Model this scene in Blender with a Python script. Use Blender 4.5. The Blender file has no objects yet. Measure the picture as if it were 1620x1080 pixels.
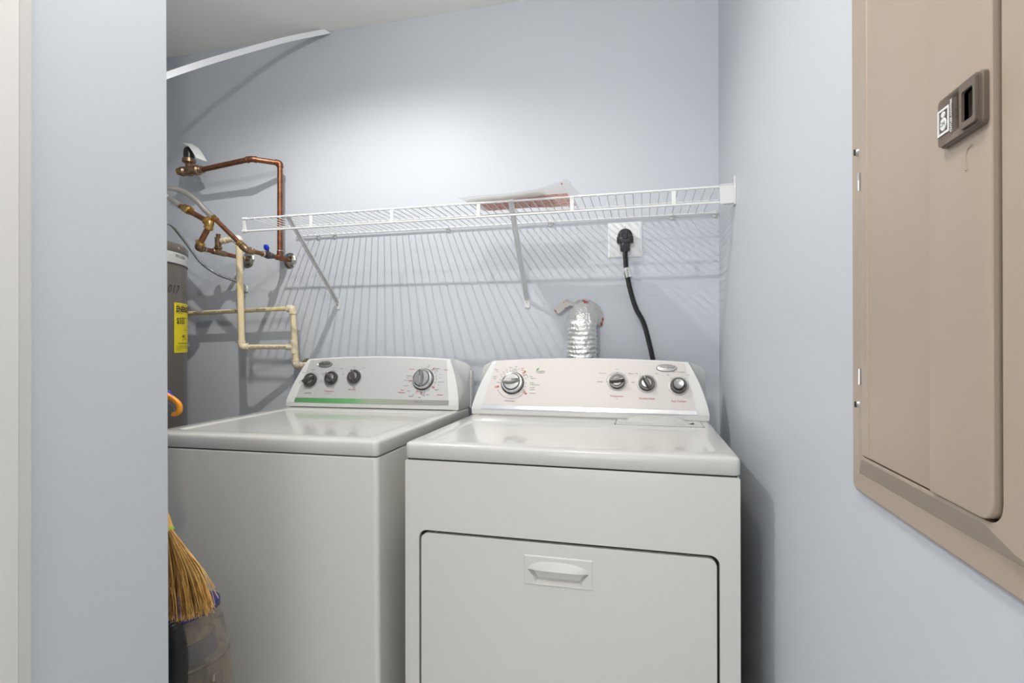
import bpy, bmesh, math, random
from mathutils import Vector, Matrix, noise as mnoise
random.seed(7)
C = bpy.context.scene.collection
V = Vector
PI = math.pi

# ------------------------------------------------------------------ camera
CAM_Z = 1.147
YAW, PITCH, ROLL, FPX = math.radians(13.825), math.radians(0.165), math.radians(-0.067), 830.39
cam_d = bpy.data.cameras.new('camera')
cam_d.sensor_width = 36.0
cam_d.lens = FPX/1620*36
cam_d.clip_start = 0.02
cam = bpy.data.objects.new('camera', cam_d)
C.objects.link(cam)
cam.matrix_world = (Matrix.Translation((0, 0, CAM_Z)) @ Matrix.Rotation(YAW, 4, 'Z')
                    @ Matrix.Rotation(PI/2 + PITCH, 4, 'X') @ Matrix.Rotation(ROLL, 4, 'Z'))
bpy.context.scene.camera = cam

# ------------------------------------------------------------------ world, lamps, exposure
sc = bpy.context.scene
sc.view_settings.view_transform = 'Standard'
sc.view_settings.look = 'None'
sc.view_settings.gamma = 1
sc.view_settings.use_curve_mapping = False
sc.view_settings.exposure = 0.12
w = bpy.data.worlds.new('world')
sc.world = w
w.use_nodes = True
w.node_tree.nodes['Background'].inputs[0].default_value = (0.93, 0.95, 1.0, 1)
w.node_tree.nodes['Background'].inputs[1].default_value = 1.05

def lamp(name, loc, power, color, radius):
    d = bpy.data.lights.new(name, 'POINT')
    d.energy = power; d.color = color; d.shadow_soft_size = radius
    o = bpy.data.objects.new(name, d); o.location = loc; C.objects.link(o)
    return o
lamp('hall_ceiling_lamp', (-0.30, 0.24, 2.27), 17.0, (1.0, 0.97, 0.935), 0.014)
cl = lamp('closet_downlight', (-1.00, 1.10, 2.36), 35.0, (1.0, 0.98, 0.95), 0.009)
cl.data.type = 'SPOT'
cl.data.spot_size = math.radians(158)
cl.data.spot_blend = 0.55
ad = bpy.data.lights.new('hall_fill_light', 'AREA')  # unseen soft fill, added behind the camera to brighten the machine fronts
ad.shape = 'RECTANGLE'; ad.size = 0.9; ad.size_y = 1.9; ad.energy = 9; ad.color = (0.95, 0.97, 1.0)
ao = bpy.data.objects.new('hall_fill_light', ad); C.objects.link(ao)
ao.location = (-0.25, -1.75, 1.05); ao.rotation_euler = (PI/2, 0, 0)

# ------------------------------------------------------------------ place constants (metres)
YB = 1.9018      # back wall
XW = 0.2577      # right wall
ZC = 2.419       # ceiling
XL = -2.30       # far left wall of the closet
XH = -0.75       # hall side of the left wall
YF = 0.70        # closet side of the front wall

def at(px, py, y):
    """point of the place at depth y that appears at (px, py) of the 1620x1080 frame"""
    R = cam.matrix_world.to_3x3()
    d = R @ V(((px-810)/FPX, (540-py)/FPX, -1.0))
    return V((0, 0, CAM_Z)) + d*(y/d.y)

# ------------------------------------------------------------------ materials
MATS = {}
def translucent(m, col, fac):
    nt = m.node_tree; o = [n for n in nt.nodes if n.type == 'OUTPUT_MATERIAL'][0]; b = nt.nodes['Principled BSDF']
    t = nt.nodes.new('ShaderNodeBsdfTranslucent'); t.inputs[0].default_value = (*col, 1)
    x = nt.nodes.new('ShaderNodeMixShader'); x.inputs[0].default_value = fac
    nt.links.new(b.outputs[0], x.inputs[1]); nt.links.new(t.outputs[0], x.inputs[2]); nt.links.new(x.outputs[0], o.inputs[0])
def mat(name, col, rough=0.5, metal=0.0, spec=0.5, coat=0.0, bump=None, var=None, trans=0.0, emis=None, alpha=1.0, ior=1.45, coat_rough=0.05):
    if name in MATS: return MATS[name]
    m = bpy.data.materials.new(name); m.use_nodes = True
    nt = m.node_tree; b = nt.nodes['Principled BSDF']
    b.inputs['Base Color'].default_value = (*col, 1)
    b.inputs['Roughness'].default_value = rough
    b.inputs['Metallic'].default_value = metal
    b.inputs['Specular IOR Level'].default_value = spec
    b.inputs['Coat Weight'].default_value = coat
    b.inputs['Coat Roughness'].default_value = coat_rough
    b.inputs['Transmission Weight'].default_value = trans
    b.inputs['IOR'].default_value = ior
    b.inputs['Alpha'].default_value = alpha
    tc = nt.nodes.new('ShaderNodeTexCoord')
    if bump:
        sc_, st, di = bump
        n = nt.nodes.new('ShaderNodeTexNoise'); n.inputs['Scale'].default_value = sc_
        n.inputs['Detail'].default_value = 3
        bp = nt.nodes.new('ShaderNodeBump'); bp.inputs['Strength'].default_value = st
        bp.inputs['Distance'].default_value = di
        nt.links.new(tc.outputs['Object'], n.inputs['Vector'])
        nt.links.new(n.outputs['Fac'], bp.inputs['Height'])
        nt.links.new(bp.outputs['Normal'], b.inputs['Normal'])
    if var:
        sc_, col2, lo, hi = var
        n = nt.nodes.new('ShaderNodeTexNoise'); n.inputs['Scale'].default_value = sc_
        n.inputs['Detail'].default_value = 6; n.inputs['Roughness'].default_value = 0.6
        r = nt.nodes.new('ShaderNodeMapRange')
        r.inputs['From Min'].default_value = lo; r.inputs['From Max'].default_value = hi
        mx = nt.nodes.new('ShaderNodeMix'); mx.data_type = 'RGBA'
        mx.inputs['A'].default_value = (*col, 1); mx.inputs['B'].default_value = (*col2, 1)
        nt.links.new(tc.outputs['Object'], n.inputs['Vector'])
        nt.links.new(n.outputs['Fac'], r.inputs['Value'])
        nt.links.new(r.outputs['Result'], mx.inputs['Factor'])
        nt.links.new(mx.outputs['Result'], b.inputs['Base Color'])
    MATS[name] = m
    return m

wall_m   = mat('wall_paint', (0.600, 0.630, 0.672), 0.45, spec=0.25, bump=(160, 0.10, 0.002))
ceil_m   = mat('ceiling_paint', (0.93, 0.915, 0.875), 0.9, bump=(70, 0.25, 0.004))
floor_m  = mat('floor_vinyl', (0.80, 0.77, 0.73), 0.5, var=(9, (0.72, 0.69, 0.65), .4, .6))
strip_m  = mat('bright_white_trim', (0.90, 0.91, 0.92), 0.4)
trim_m   = mat('trim_paint', (0.74, 0.72, 0.69), 0.45)
enamel   = mat('white_enamel', (0.70, 0.69, 0.645), 0.33, coat=0.35, bump=(420, 0.03, 0.0006))
enamel_t = mat('glossy_white_enamel', (0.66, 0.65, 0.615), 0.22, coat=0.6)
plastic_w= mat('white_plastic', (0.74, 0.74, 0.72), 0.28, coat=0.3)
dark_gap = mat('dark_gap', (0.035, 0.035, 0.033), 0.8)
silver_d = mat('warm_lit_silver_panel', (0.64, 0.60, 0.57), 0.45, metal=0.15, coat=0.0)  # silver console, with warm reflected light put into its colour
silver_w = mat('grey_silver_panel', (0.56, 0.56, 0.555), 0.45, metal=0.15, coat=0.0)
band_m   = mat('brushed_band', (0.62, 0.63, 0.65), 0.16, metal=0.9)
knob_d   = mat('knob_charcoal', (0.07, 0.062, 0.057), 0.3, coat=0.3)
knob_m   = mat('knob_grey_metal', (0.42, 0.41, 0.405), 0.28, metal=0.85)
chrome   = mat('chrome', (0.78, 0.79, 0.80), 0.12, metal=1.0)
ring_m   = mat('knob_ring', (0.46, 0.455, 0.44), 0.35, metal=0.3)
blk_ink  = mat('black_ink', (0.05, 0.05, 0.05), 0.6)
grey_ink = mat('grey_ink', (0.16, 0.16, 0.16), 0.6)
red_ink  = mat('red_ink', (0.50, 0.09, 0.06), 0.6)
grn_ink  = mat('green_ink', (0.16, 0.40, 0.15), 0.6)
wire_m   = mat('white_vinyl_wire', (0.80, 0.80, 0.79), 0.35)
brace_m  = mat('white_powder_coat', (0.66, 0.67, 0.68), 0.4)
copper   = mat('aged_copper', (0.29, 0.125, 0.066), 0.38, metal=0.80, var=(55, (0.17, 0.072, 0.040), .42, .68), bump=(90, .15, .001))
brass    = mat('brass', (0.60, 0.40, 0.14), 0.26, metal=0.95, var=(60, (0.38, 0.23, 0.08), .45, .65))
bronze   = mat('dull_bronze', (0.36, 0.24, 0.14), 0.36, metal=0.85, var=(70, (0.20, 0.13, 0.08), .4, .65))
solder   = mat('solder', (0.66, 0.62, 0.56), 0.35, metal=0.8)
dirty_chrome = mat('stained_chrome', (0.62, 0.63, 0.60), 0.18, metal=1.0, var=(38, (0.20, 0.22, 0.14), .50, .62))
dark_metal = mat('dark_cast_metal', (0.10, 0.09, 0.085), 0.4, metal=0.7, var=(60, (0.35, 0.31, 0.27), .55, .65))
blue_pl  = mat('blue_plastic', (0.01, 0.035, 0.52), 0.35)
cpvc     = mat('cream_plastic_pipe', (0.78, 0.66, 0.43), 0.38, var=(11, (0.80, 0.62, 0.30), .50, .66))
cpvc_f   = mat('cream_fitting', (0.80, 0.69, 0.50), 0.35)
steel_br = mat('braided_steel', (0.60, 0.575, 0.53), 0.35, metal=0.85, bump=(900, .5, .001))
armor    = mat('galvanised_conduit', (0.52, 0.54, 0.56), 0.32, metal=0.85)
blk_rub  = mat('black_rubber', (0.012, 0.012, 0.013), 0.38)
blk_gloss= mat('black_plastic', (0.02, 0.022, 0.024), 0.28)
outlet_m = mat('outlet_plate_white', (0.83, 0.83, 0.84), 0.35)
foil     = mat('foil_duct', (0.90, 0.89, 0.86), 0.33, metal=0.9, bump=(110, 1.0, 0.006))
foil_tape= mat('foil_tape', (0.72, 0.71, 0.68), 0.35, metal=0.6, var=(42, (0.60, 0.10, 0.05), .57, .58))
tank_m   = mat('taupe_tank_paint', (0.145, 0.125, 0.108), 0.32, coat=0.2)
silver_l = mat('silver_label', (0.66, 0.65, 0.63), 0.35, metal=0.3)
yellow_m = mat('yellow_label', (0.86, 0.70, 0.015), 0.5)
panel_m  = mat('sandalwood_enamel', (0.43, 0.345, 0.268), 0.36, spec=0.45, bump=(500, .05, .0006))
latch_m  = mat('brown_latch_plastic', (0.15, 0.115, 0.088), 0.42)
black_m  = mat('black_void', (0.006, 0.006, 0.006), 0.5)
white_ink= mat('white_ink', (0.80, 0.80, 0.78), 0.5)
screw_m  = mat('screw_steel', (0.55, 0.53, 0.50), 0.3, metal=0.9)
straw    = mat('broom_straw', (0.86, 0.54, 0.18), 0.5, var=(30, (0.66, 0.36, 0.09), .4, .65))
straw_d  = mat('broom_straw_shade', (0.34, 0.17, 0.045), 0.6)  # dark strands put the shade of the gaps between straws into colour
lime_m   = mat('lime_band', (0.30, 0.55, 0.04), 0.5)
navy_m   = mat('navy_plastic', (0.012, 0.022, 0.20), 0.3, coat=0.3)
orange_m = mat('orange_plastic', (0.90, 0.33, 0.02), 0.4)
grey_pl  = mat('grey_plastic', (0.28, 0.28, 0.29), 0.4)
smoke_m  = mat('smoky_clear_plastic', (0.74, 0.68, 0.60), 0.07, trans=0.85, ior=1.25)
dust_m   = mat('grey_dust', (0.36, 0.30, 0.24), 0.9, var=(30, (0.15, 0.12, 0.10), .4, .6))
paper_m  = mat('white_paper', (0.80, 0.79, 0.77), 0.6)
print_m  = mat('red_printed_paper', (0.74, 0.50, 0.45), 0.6, var=(60, (0.50, 0.13, 0.10), .50, .62))
film_m   = mat('clear_film', (0.9, 0.9, 0.92), 0.18, alpha=0.30)
translucent(paper_m, (.85, .84, .82), .55); translucent(print_m, (.80, .50, .45), .35)
wood_m   = mat('broom_wood', (0.50, 0.33, 0.17), 0.5)
tag_m    = mat('tag_paper', (0.74, 0.76, 0.73), 0.6)

def grad_mat():
    m = bpy.data.materials.new('green_to_grey_stripe'); m.use_nodes = True
    nt = m.node_tree; b = nt.nodes['Principled BSDF']
    b.inputs['Roughness'].default_value = 0.3; b.inputs['Coat Weight'].default_value = .3
    tc = nt.nodes.new('ShaderNodeTexCoord'); s = nt.nodes.new('ShaderNodeSeparateXYZ')
    r = nt.nodes.new('ShaderNodeValToRGB'); mr = nt.nodes.new('ShaderNodeMapRange')
    mr.inputs['From Min'].default_value = -0.31; mr.inputs['From Max'].default_value = 0.29
    e = r.color_ramp.elements
    e[0].position = 0.0; e[0].color = (0.10, 0.26, 0.10, 1)
    e[1].position = 1.0; e[1].color = (0.30, 0.305, 0.295, 1)
    for p, c in ((0.12, (0.10, 0.33, 0.11, 1)), (0.40, (0.14, 0.42, 0.15, 1)), (0.52, (0.36, 0.42, 0.31, 1)), (0.75, (0.36, 0.35, 0.31, 1))):
        q = e.new(p); q.color = c
    nt.links.new(tc.outputs['Object'], s.inputs[0]); nt.links.new(s.outputs['X'], mr.inputs['Value'])
    nt.links.new(mr.outputs['Result'], r.inputs['Fac']); nt.links.new(r.outputs['Color'], b.inputs['Base Color'])
    return m
green_stripe = grad_mat()

# ------------------------------------------------------------------ mesh builder
class MB:
    def __init__(s): s.bm = bmesh.new(); s.mats = []; s.i = 0
    def m(s, material):
        if material not in s.mats: s.mats.append(material)
        s.i = s.mats.index(material); return s
    def _tag(s, faces):
        for f in faces: f.material_index = s.i
    def verts(s, pts): return [s.bm.verts.new(p) for p in pts]
    def face(s, vs):
        try:
            f = s.bm.faces.new(vs); f.material_index = s.i; return f
        except ValueError: return None
    def box(s, lo, hi, bev=0.0, seg=2, M=None):
        x0, y0, z0 = lo; x1, y1, z1 = hi
        t = bmesh.new()
        bmesh.ops.create_cube(t, size=1)
        for v in t.verts:
            v.co = V(((x0+x1)/2+v.co.x*(x1-x0), (y0+y1)/2+v.co.y*(y1-y0), (z0+z1)/2+v.co.z*(z1-z0)))
        if bev: bmesh.ops.bevel(t, geom=t.edges[:], offset=bev, segments=seg, profile=0.5, affect='EDGES')
        s.merge(t, M); return s
    def merge(s, t, M=None, keep=False):
        me = bpy.data.meshes.new('tmp')
        if M is not None: t.transform(M)
        if not keep:
            for f in t.faces: f.material_index = s.i
        t.to_mesh(me); s.bm.from_mesh(me); bpy.data.meshes.remove(me); t.free()
    def rings(s, rings, close_u=True, cap=True):
        R = [s.verts(r) for r in rings]
        n = len(R[0])
        for a, b in zip(R, R[1:]):
            for k in range(n if close_u else n-1):
                s.face((a[k], a[(k+1) % n], b[(k+1) % n], b[k]))
        if cap and close_u:
            s.face(R[0][::-1]); s.face(R[-1])
        return s
    def lathe(s, prof, origin=(0, 0, 0), axis=(0, 0, 1), n=32, cap=True, sx=1.0):
        """prof: list of (radius, height) along axis"""
        q = V((0, 0, 1)).rotation_difference(V(axis).normalized()).to_matrix()
        o = V(origin)
        s.rings([[o + q @ V((max(r, 1e-5)*sx*math.cos(2*PI*k/n), max(r, 1e-5)*math.sin(2*PI*k/n), h)) for k in range(n)] for r, h in prof], cap=cap)
        return s
    def cyl(s, a, b, r, r2=None, n=20, bev=0.0):
        a, b = V(a), V(b); L = (b-a).length; r2 = r if r2 is None else r2
        pr = [(r, 0), (r2, L)] if not bev else [(r-bev, 0), (r, bev), (r2, L-bev), (r2-bev, L)]
        return s.lathe(pr, a, b-a, n)
    def tube(s, pts, r, n=14, cap=True, rfun=None, sy=1.0):
        pts = [V(p) for p in pts]
        T = [(pts[min(i+1, len(pts)-1)]-pts[max(i-1, 0)]).normalized() for i in range(len(pts))]
        u = T[0].orthogonal().normalized(); rings = []
        for i, p in enumerate(pts):
            if i: u = (T[i-1].rotation_difference(T[i]) @ u).normalized()
            v = T[i].cross(u); rr = rfun(i/(len(pts)-1)) if rfun else r
            rings.append([p + u*rr*math.cos(2*PI*k/n) + v*rr*sy*math.sin(2*PI*k/n) for k in range(n)])
        return s.rings(rings, cap=cap)
    def prism(s, poly, d0, d1, frame=None):
        """poly 2D points, extruded d0..d1 along third axis; frame(u,v,d)->Vector"""
        frame = frame or (lambda u, v, d: V((u, d, v)))
        a = s.verts([frame(u, v, d0) for u, v in poly]); b = s.verts([frame(u, v, d1) for u, v in poly])
        n = len(poly)
        s.face(a); s.face(b[::-1])
        for k in range(n): s.face((a[k], b[k], b[(k+1) % n], a[(k+1) % n]))
        return s
    def holed(s, outer, holes, frame, depth):
        """flat plate with holes; frame(u,v,d)->Vector; thickness depth"""
        t = bmesh.new(); loops = []
        for poly in [outer]+holes:
            vs = [t.verts.new((u, v, 0)) for u, v in poly]
            loops.append([t.edges.new((vs[k], vs[(k+1) % len(vs)])) for k in range(len(vs))])
        bmesh.ops.triangle_fill(t, use_beauty=True, use_dissolve=False, edges=t.edges[:], normal=(0, 0, 1))
        r = bmesh.ops.extrude_face_region(t, geom=t.faces[:])
        for v in [g for g in r['geom'] if isinstance(g, bmesh.types.BMVert)]: v.co.z = depth
        for v in t.verts: v.co = frame(v.co.x, v.co.y, v.co.z)
        s.merge(t); return s
    def text(s, body, size, M=None, fn=None, shear=0.0, align='CENTER', ext=0.0, res=2, offset=0.0):
        cu = bpy.data.curves.new('t', 'FONT'); cu.body = body; cu.size = size; cu.align_x = align
        cu.align_y = 'CENTER'; cu.shear = shear; cu.extrude = ext; cu.resolution_u = res; cu.offset = offset
        o = bpy.data.objects.new('t', cu); C.objects.link(o)
        me = bpy.data.meshes.new_from_object(o)
        t = bmesh.new(); t.from_mesh(me)
        bpy.data.objects.remove(o); bpy.data.curves.remove(cu); bpy.data.meshes.remove(me)
        if fn:
            for v in t.verts: v.co = fn(v.co.x, v.co.y)
        s.merge(t, M); return s
    def build(s, name, parent=None, root=None, smooth=38, mods=None):
        bm = s.bm
        bmesh.ops.remove_doubles(bm, verts=bm.verts, dist=1e-6)
        bmesh.ops.recalc_face_normals(bm, faces=bm.faces)
        for f in bm.faces: f.smooth = True
        for e in bm.edges:
            if len(e.link_faces) == 2 and e.calc_face_angle(0) > math.radians(smooth): e.smooth = False
        off = root.location.copy() if root else V((0, 0, 0))
        if root: bm.transform(Matrix.Translation(-off))
        me = bpy.data.meshes.new(name); bm.to_mesh(me); bm.free()
        for m_ in s.mats: me.materials.append(m_)
        o = bpy.data.objects.new(name, me); C.objects.link(o)
        if parent: o.parent = parent
        return o

def rrect(u0, v0, u1, v1, r, n=6, rs=None):
    """rounded rectangle; rs = radii (bl, br, tr, tl)"""
    rs = rs or (r, r, r, r); out = []
    for (cu, cv, a0, rr) in ((u0, v0, PI, rs[0]), (u1, v0, 1.5*PI, rs[1]), (u1, v1, 0, rs[2]), (u0, v1, .5*PI, rs[3])):
        ccu = cu + (rr if cu == u0 else -rr); ccv = cv + (rr if cv == v0 else -rr)
        for k in range(n+1 if rr > 0 else 1):
            a = a0 + (.5*PI*k/n if rr > 0 else 0)
            out.append((ccu+rr*math.cos(a), ccv+rr*math.sin(a)))
    return out

def fillet(pts, r, n=6):
    pts = [V(p) for p in pts]; out = [pts[0]]
    for i in range(1, len(pts)-1):
        a, p, b = pts[i-1], pts[i], pts[i+1]
        d = min(r, (a-p).length*.49, (b-p).length*.49)
        s_, e_ = p+(a-p).normalized()*d, p+(b-p).normalized()*d
        for k in range(n+1):
            t = k/n; out.append(s_*(1-t)**2 + p*2*t*(1-t) + e_*t*t)
    out.append(pts[-1]); return out

def smoothpath(pts, n=8):
    pts = [V(p) for p in pts]; P = [pts[0]*2-pts[1]]+pts+[pts[-1]*2-pts[-2]]; out = []
    for i in range(1, len(P)-2):
        for k in range(n):
            t = k/n
            out.append(0.5*((2*P[i]) + (P[i+1]-P[i-1])*t + (2*P[i-1]-5*P[i]+4*P[i+1]-P[i+2])*t*t + (-P[i-1]+3*P[i]-3*P[i+1]+P[i+2])*t**3))
    out.append(pts[-1]); return out

def thing(name, label, cat, loc, group=None):
    o = bpy.data.objects.new(name, None); C.objects.link(o); o.location = loc
    o.empty_display_size = .05
    o['label'] = label; o['category'] = cat
    if group: o['group'] = group
    return o
def tag(o, label, cat, group=None):
    o['label'] = label; o['category'] = cat
    if group: o['group'] = group
    return o
def struct(name, mb, label=None):
    o = mb.build(name); o['kind'] = 'structure'
    if label: o['label'] = label
    return o

# ================================================================== THE ROOM
b = MB().m(floor_m); b.box((XL-.1, -2.2, -.1), (XW+.1, YB+.1, 0)); struct('floor', b, 'greyish vinyl floor under the machines')
b = MB().m(ceil_m); b.box((XL-.1, -2.2, ZC), (XW+.1, YB+.1, ZC+.1)); struct('ceiling', b, 'off-white textured ceiling over the closet')
b = MB().m(wall_m); b.box((XL-.1, YB, 0), (XW, YB+.1, ZC)); struct('wall_back', b, 'pale blue-grey wall behind the washer and dryer')
b = MB().m(wall_m)
vs = []
# right wall, a hair out of plumb along its closet corner as the photo shows
b.box((XW, -2.2, 0), (XW+.1, YB+.1, ZC)); struct('wall_right', b, 'pale blue-grey wall carrying the electrical panel')
b = MB().m(wall_m); b.box((XL-.1, YF-.11, 0), (XL, YB, ZC)); struct('wall_left', b, 'closet wall far left, past the water heater')
# hall wall on the left with its outside corner, slightly out of plumb
b = MB().m(wall_m)
dx = 0.0075
bot = [(XH-.11, -2.2), (XH, -2.2), (XH, YF-.004), (XH-.004, YF), (XL, YF), (XL, YF-.11), (XH-.11, YF-.11)]
b0 = b.verts([(x+(.006 if i in (1, 2, 3) else 0), y, 0) for i, (x, y) in enumerate(bot)])
b1 = b.verts([(x-(.006 if i in (1, 2, 3) else 0), y, ZC) for i, (x, y) in enumerate(bot)])
for k in range(len(bot)):
    b.face((b0[k], b0[(k+1) % 7], b1[(k+1) % 7], b1[k]))
b.face(b0[::-1]); b.face(b1)
struct('wall_front', b, 'blue-grey hall wall ending in an outside corner beside the closet')
# door casing at the near end of the hall wall
b = MB().m(trim_m)
prof = [(XH+.0062, .4935), (XH+.012, .4925), (XH+.0145, .489), (XH+.0145, .4785), (XH+.0165, .4755), (XH+.019, .4735), (XH+.019, .43), (XH+.0062, .43)]
b.prism(prof, 0.0, 2.08, lambda u, v, d: V((u, v, d)))
struct('trim_1', b, 'off-white door casing at the near end of the hall wall')

# ================================================================== TRIM STRIP loose under the ceiling
pts = [at(520, 49, 1.893), at(460.5, 61, 1.82), at(418, 72, 1.76), at(365, 87, 1.67), at(317, 101.5, 1.59), at(265, 119, 1.50), at(214, 138, 1.42), at(165, 158, 1.34), at(90, 190, 1.22)]
P_ = smoothpath(pts, 8)
b = MB().m(strip_m)
hw = .0105
rings = []
for i, p in enumerate(P_):
    t = (P_[min(i+1, len(P_)-1)]-P_[max(i-1, 0)]).normalized()
    up = (V((0, 0, 1))-t*t.z).normalized(); nn = t.cross(up)
    if i == 0: lo, hi = p-up*hw+t*(-.004), p+up*hw*.7+t*.012
    else: lo, hi = p-up*hw, p+up*hw
    rings.append([lo-nn*.0015, lo+nn*.0015, hi+nn*.0015, hi-nn*.0015])
b.rings(rings)
tag(b.build('trim_strip'), 'thin white bowed trim strip sagging from the ceiling corner', 'trim strip')

# ================================================================== WIRE SHELF
SZ, SY0, SY1 = 1.5877, 1.580, 1.889
SX0, SX1 = -1.369, 0.236
LZ = 1.5437
shelf = thing('wire_shelf', 'white vinyl coated wire shelf on the back wall above both machines', 'shelf', (0, YB, SZ))
def sp(mb, name, **k): return mb.build(name, shelf, shelf, **k)
b = MB().m(wire_m); n = 62
for k in range(n):
    x = SX0+.022 + (SX1-.03-SX0-.022)*k/(n-1)
    b.tube(fillet([(x, SY1, SZ+.0035), (x, SY0+.001, SZ+.0035), (x, SY0-.0035, SZ-.004)], .004, 3), .00155, n=6)
sp(b, 'deck_wires')
b = MB().m(wire_m); b.cyl((SX0, SY0, SZ), (SX1, SY0, SZ), .0036, n=12); sp(b, 'front_rail')
b = MB().m(wire_m); b.cyl((SX0, SY0, LZ), (SX1, SY0, LZ), .0036, n=12); sp(b, 'lip_rail')
b = MB().m(wire_m); b.cyl((SX0-.015, SY1, SZ), (SX1+.006, SY1, SZ), .0032, n=12); sp(b, 'rear_rail')
b = MB().m(wire_m); b.cyl((SX0+.02, 1.729, SZ), (SX1-.004, 1.729, SZ), .0025, n=10); sp(b, 'middle_rail')
for x in (-1.097, -.795, -.497, -.202, .092):
    b = MB().m(wire_m); b.box((x-.006, SY0-.0022, LZ-.001), (x+.006, SY0+.0022, SZ+.001), .0008, 1); sp(b, 'lip_tie')
# plastic end cap, left end
b = MB().m(plastic_w)
b.cyl((SX0-.004, SY0, SZ), (SX0+.014, SY0, SZ), .0062, n=14, bev=.001)
b.cyl((SX0-.004, SY0, LZ), (SX0+.014, SY0, LZ), .0062, n=14, bev=.001)
b.prism([(SX0-.003, LZ), (SX0+.012, LZ), (SX0+.007, (LZ+SZ)/2), (SX0+.012, SZ), (SX0-.003, SZ), (SX0+.000, (LZ+SZ)/2)], SY0-.003, SY0+.003)
sp(b, 'end_cap')
# end bracket on the right wall
b = MB().m(plastic_w)
b.box((XW-.042, SY0-.0065, LZ-.006), (XW-.004, SY0-.0035, SZ+.002), .001, 1)
b.box((XW-.042, SY0-.007, SZ+.002), (XW-.004, SY0+.012, SZ+.0055), .001, 1)
b.box((XW-.0045, SY0-.012, LZ-.010), (XW, SY0+.02, SZ+.010), .0015, 2)
b.box((XW-.030, SY0-.004, LZ-.006), (XW-.004, SY0+.010, LZ-.003), .001, 1)
b.lathe([(.012, 0), (.012, .003), (.009, .005), (0, .0055)], (XW, SY0+.004, SZ+.018), (-1, 0, 0), 18)
o = sp(b, 'end_bracket')
b = MB().m(screw_m); b.lathe([(.0035, 0), (.0035, .001), (0, .0018)], (XW-.0052, SY0+.004, SZ+.018), (-1, 0, 0), 12)
b.build('screw', o, shelf)
# rear wall clips
for x in (-1.283, -1.208, -.719, -.322, .104, .243):
    b = MB().m(plastic_w)
    b.lathe([(.0085, 0), (.0085, .006), (.006, .009), (.0, .0095)], (x, YB, SZ-.006), (0, -1, 0), 16)
    b.cyl((x-.005, SY1, SZ), (x+.005, SY1, SZ), .0060, n=12)
    b.box((x-.003, YB-.012, SZ-.004), (x+.003, YB-.004, SZ+.009), .001, 1)
    sp(b, 'wall_clip')
# diagonal braces
for (xt, xb_, zb) in ((-1.189, -1.196, 1.312), (-.392, -.410, 1.305)):
    b = MB().m(brace_m)
    A, B_ = V((xt, SY0+.002, SZ-.004)), V((xb_, YB-.006, zb))
    d = (B_-A).normalized(); s_ = V((1, 0, 0)); u = d.cross(s_).normalized(); s_ = u.cross(d)
    rings = []
    sec = [(-.0092, 0), (-.008, .005), (0, .0065), (.008, .005), (.0092, 0), (.007, -.0015), (0, .0015), (-.007, -.0015)]
    for t, kk in ((0, 1), (.97, 1), (1, .8)):
        p = A.lerp(B_, t); rings.append([p + s_*a*kk + u*c_*kk*(-1) for a, c_ in sec])
    b.rings(rings)
    b.box((xt-.010, SY0-.006, SZ-.004), (xt+.010, SY0+.008, SZ+.0045), .0015, 2)
    br = sp(b, 'brace')
    b = MB().m(plastic_w)
    poly = rrect(xb_-.0095, zb-.028, xb_+.0095, zb+.012, .005, 5)
    b.prism(poly, YB-.0045, YB)
    b.m(screw_m).lathe([(.0034, 0), (.0034, .0015), (0, .002)], (xb_, YB-.0045, zb-.009), (0, -1, 0), 12)
    b.build('brace_foot', br, shelf)

# ------------------------------------------------ wrapped papers on the shelf
papers = thing('paper_packet', 'clear plastic packet of red printed papers lying on the wire shelf', 'paper packet', (-.38, 1.62, SZ+.006))
b = MB().m(print_m)
def quadsheet(b, c, z0, z1, curl=0.0, nx=14, ny=5, noise=.0012):
    G = []
    for i in range(nx+1):
        row = []
        for j in range(ny+1):
            u, v = i/nx, j/ny
            p = (V(c[0])*(1-u)+V(c[1])*u)*(1-v)+(V(c[3])*(1-u)+V(c[2])*u)*v
            z = z0+(z1-z0)*u + curl*max(0, u-.7)**2*11 + noise*math.sin(9*u+4*v)+noise*random.random()
            row.append((p.x, p.y, z))
        G.append(b.verts(row))
    for i in range(nx):
        for j in range(ny): b.face((G[i][j], G[i+1][j], G[i+1][j+1], G[i][j+1]))
zt = SZ+.0062
quadsheet(b, [(-.505, 1.60, 0), (-.215, 1.565, 0), (-.205, 1.715, 0), (-.500, 1.70, 0)], zt, zt+.001)
b.build('printed_sheets', papers, papers)
b = MB().m(paper_m)
quadsheet(b, [(-.545, 1.577, 0), (-.285, 1.545, 0), (-.265, 1.69, 0), (-.52, 1.715, 0)], zt+.005, zt+.012, noise=.0016)
quadsheet(b, [(-.540, 1.580, 0), (-.29, 1.548, 0), (-.27, 1.70, 0), (-.52, 1.71, 0)], zt+.0025, zt+.006, noise=.001)
b.build('white_sheets', papers, papers)
b = MB().m(film_m)
quadsheet(b, [(-.56, 1.565, 0), (-.21, 1.53, 0), (-.19, 1.70, 0), (-.53, 1.73, 0)], zt+.008, zt+.012, curl=.022, noise=.002)
b.m(red_ink)
b.box((-.232, 1.556, zt+.027), (-.228, 1.562, zt+.031))
b.build('plastic_sleeve', papers, papers)

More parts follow.
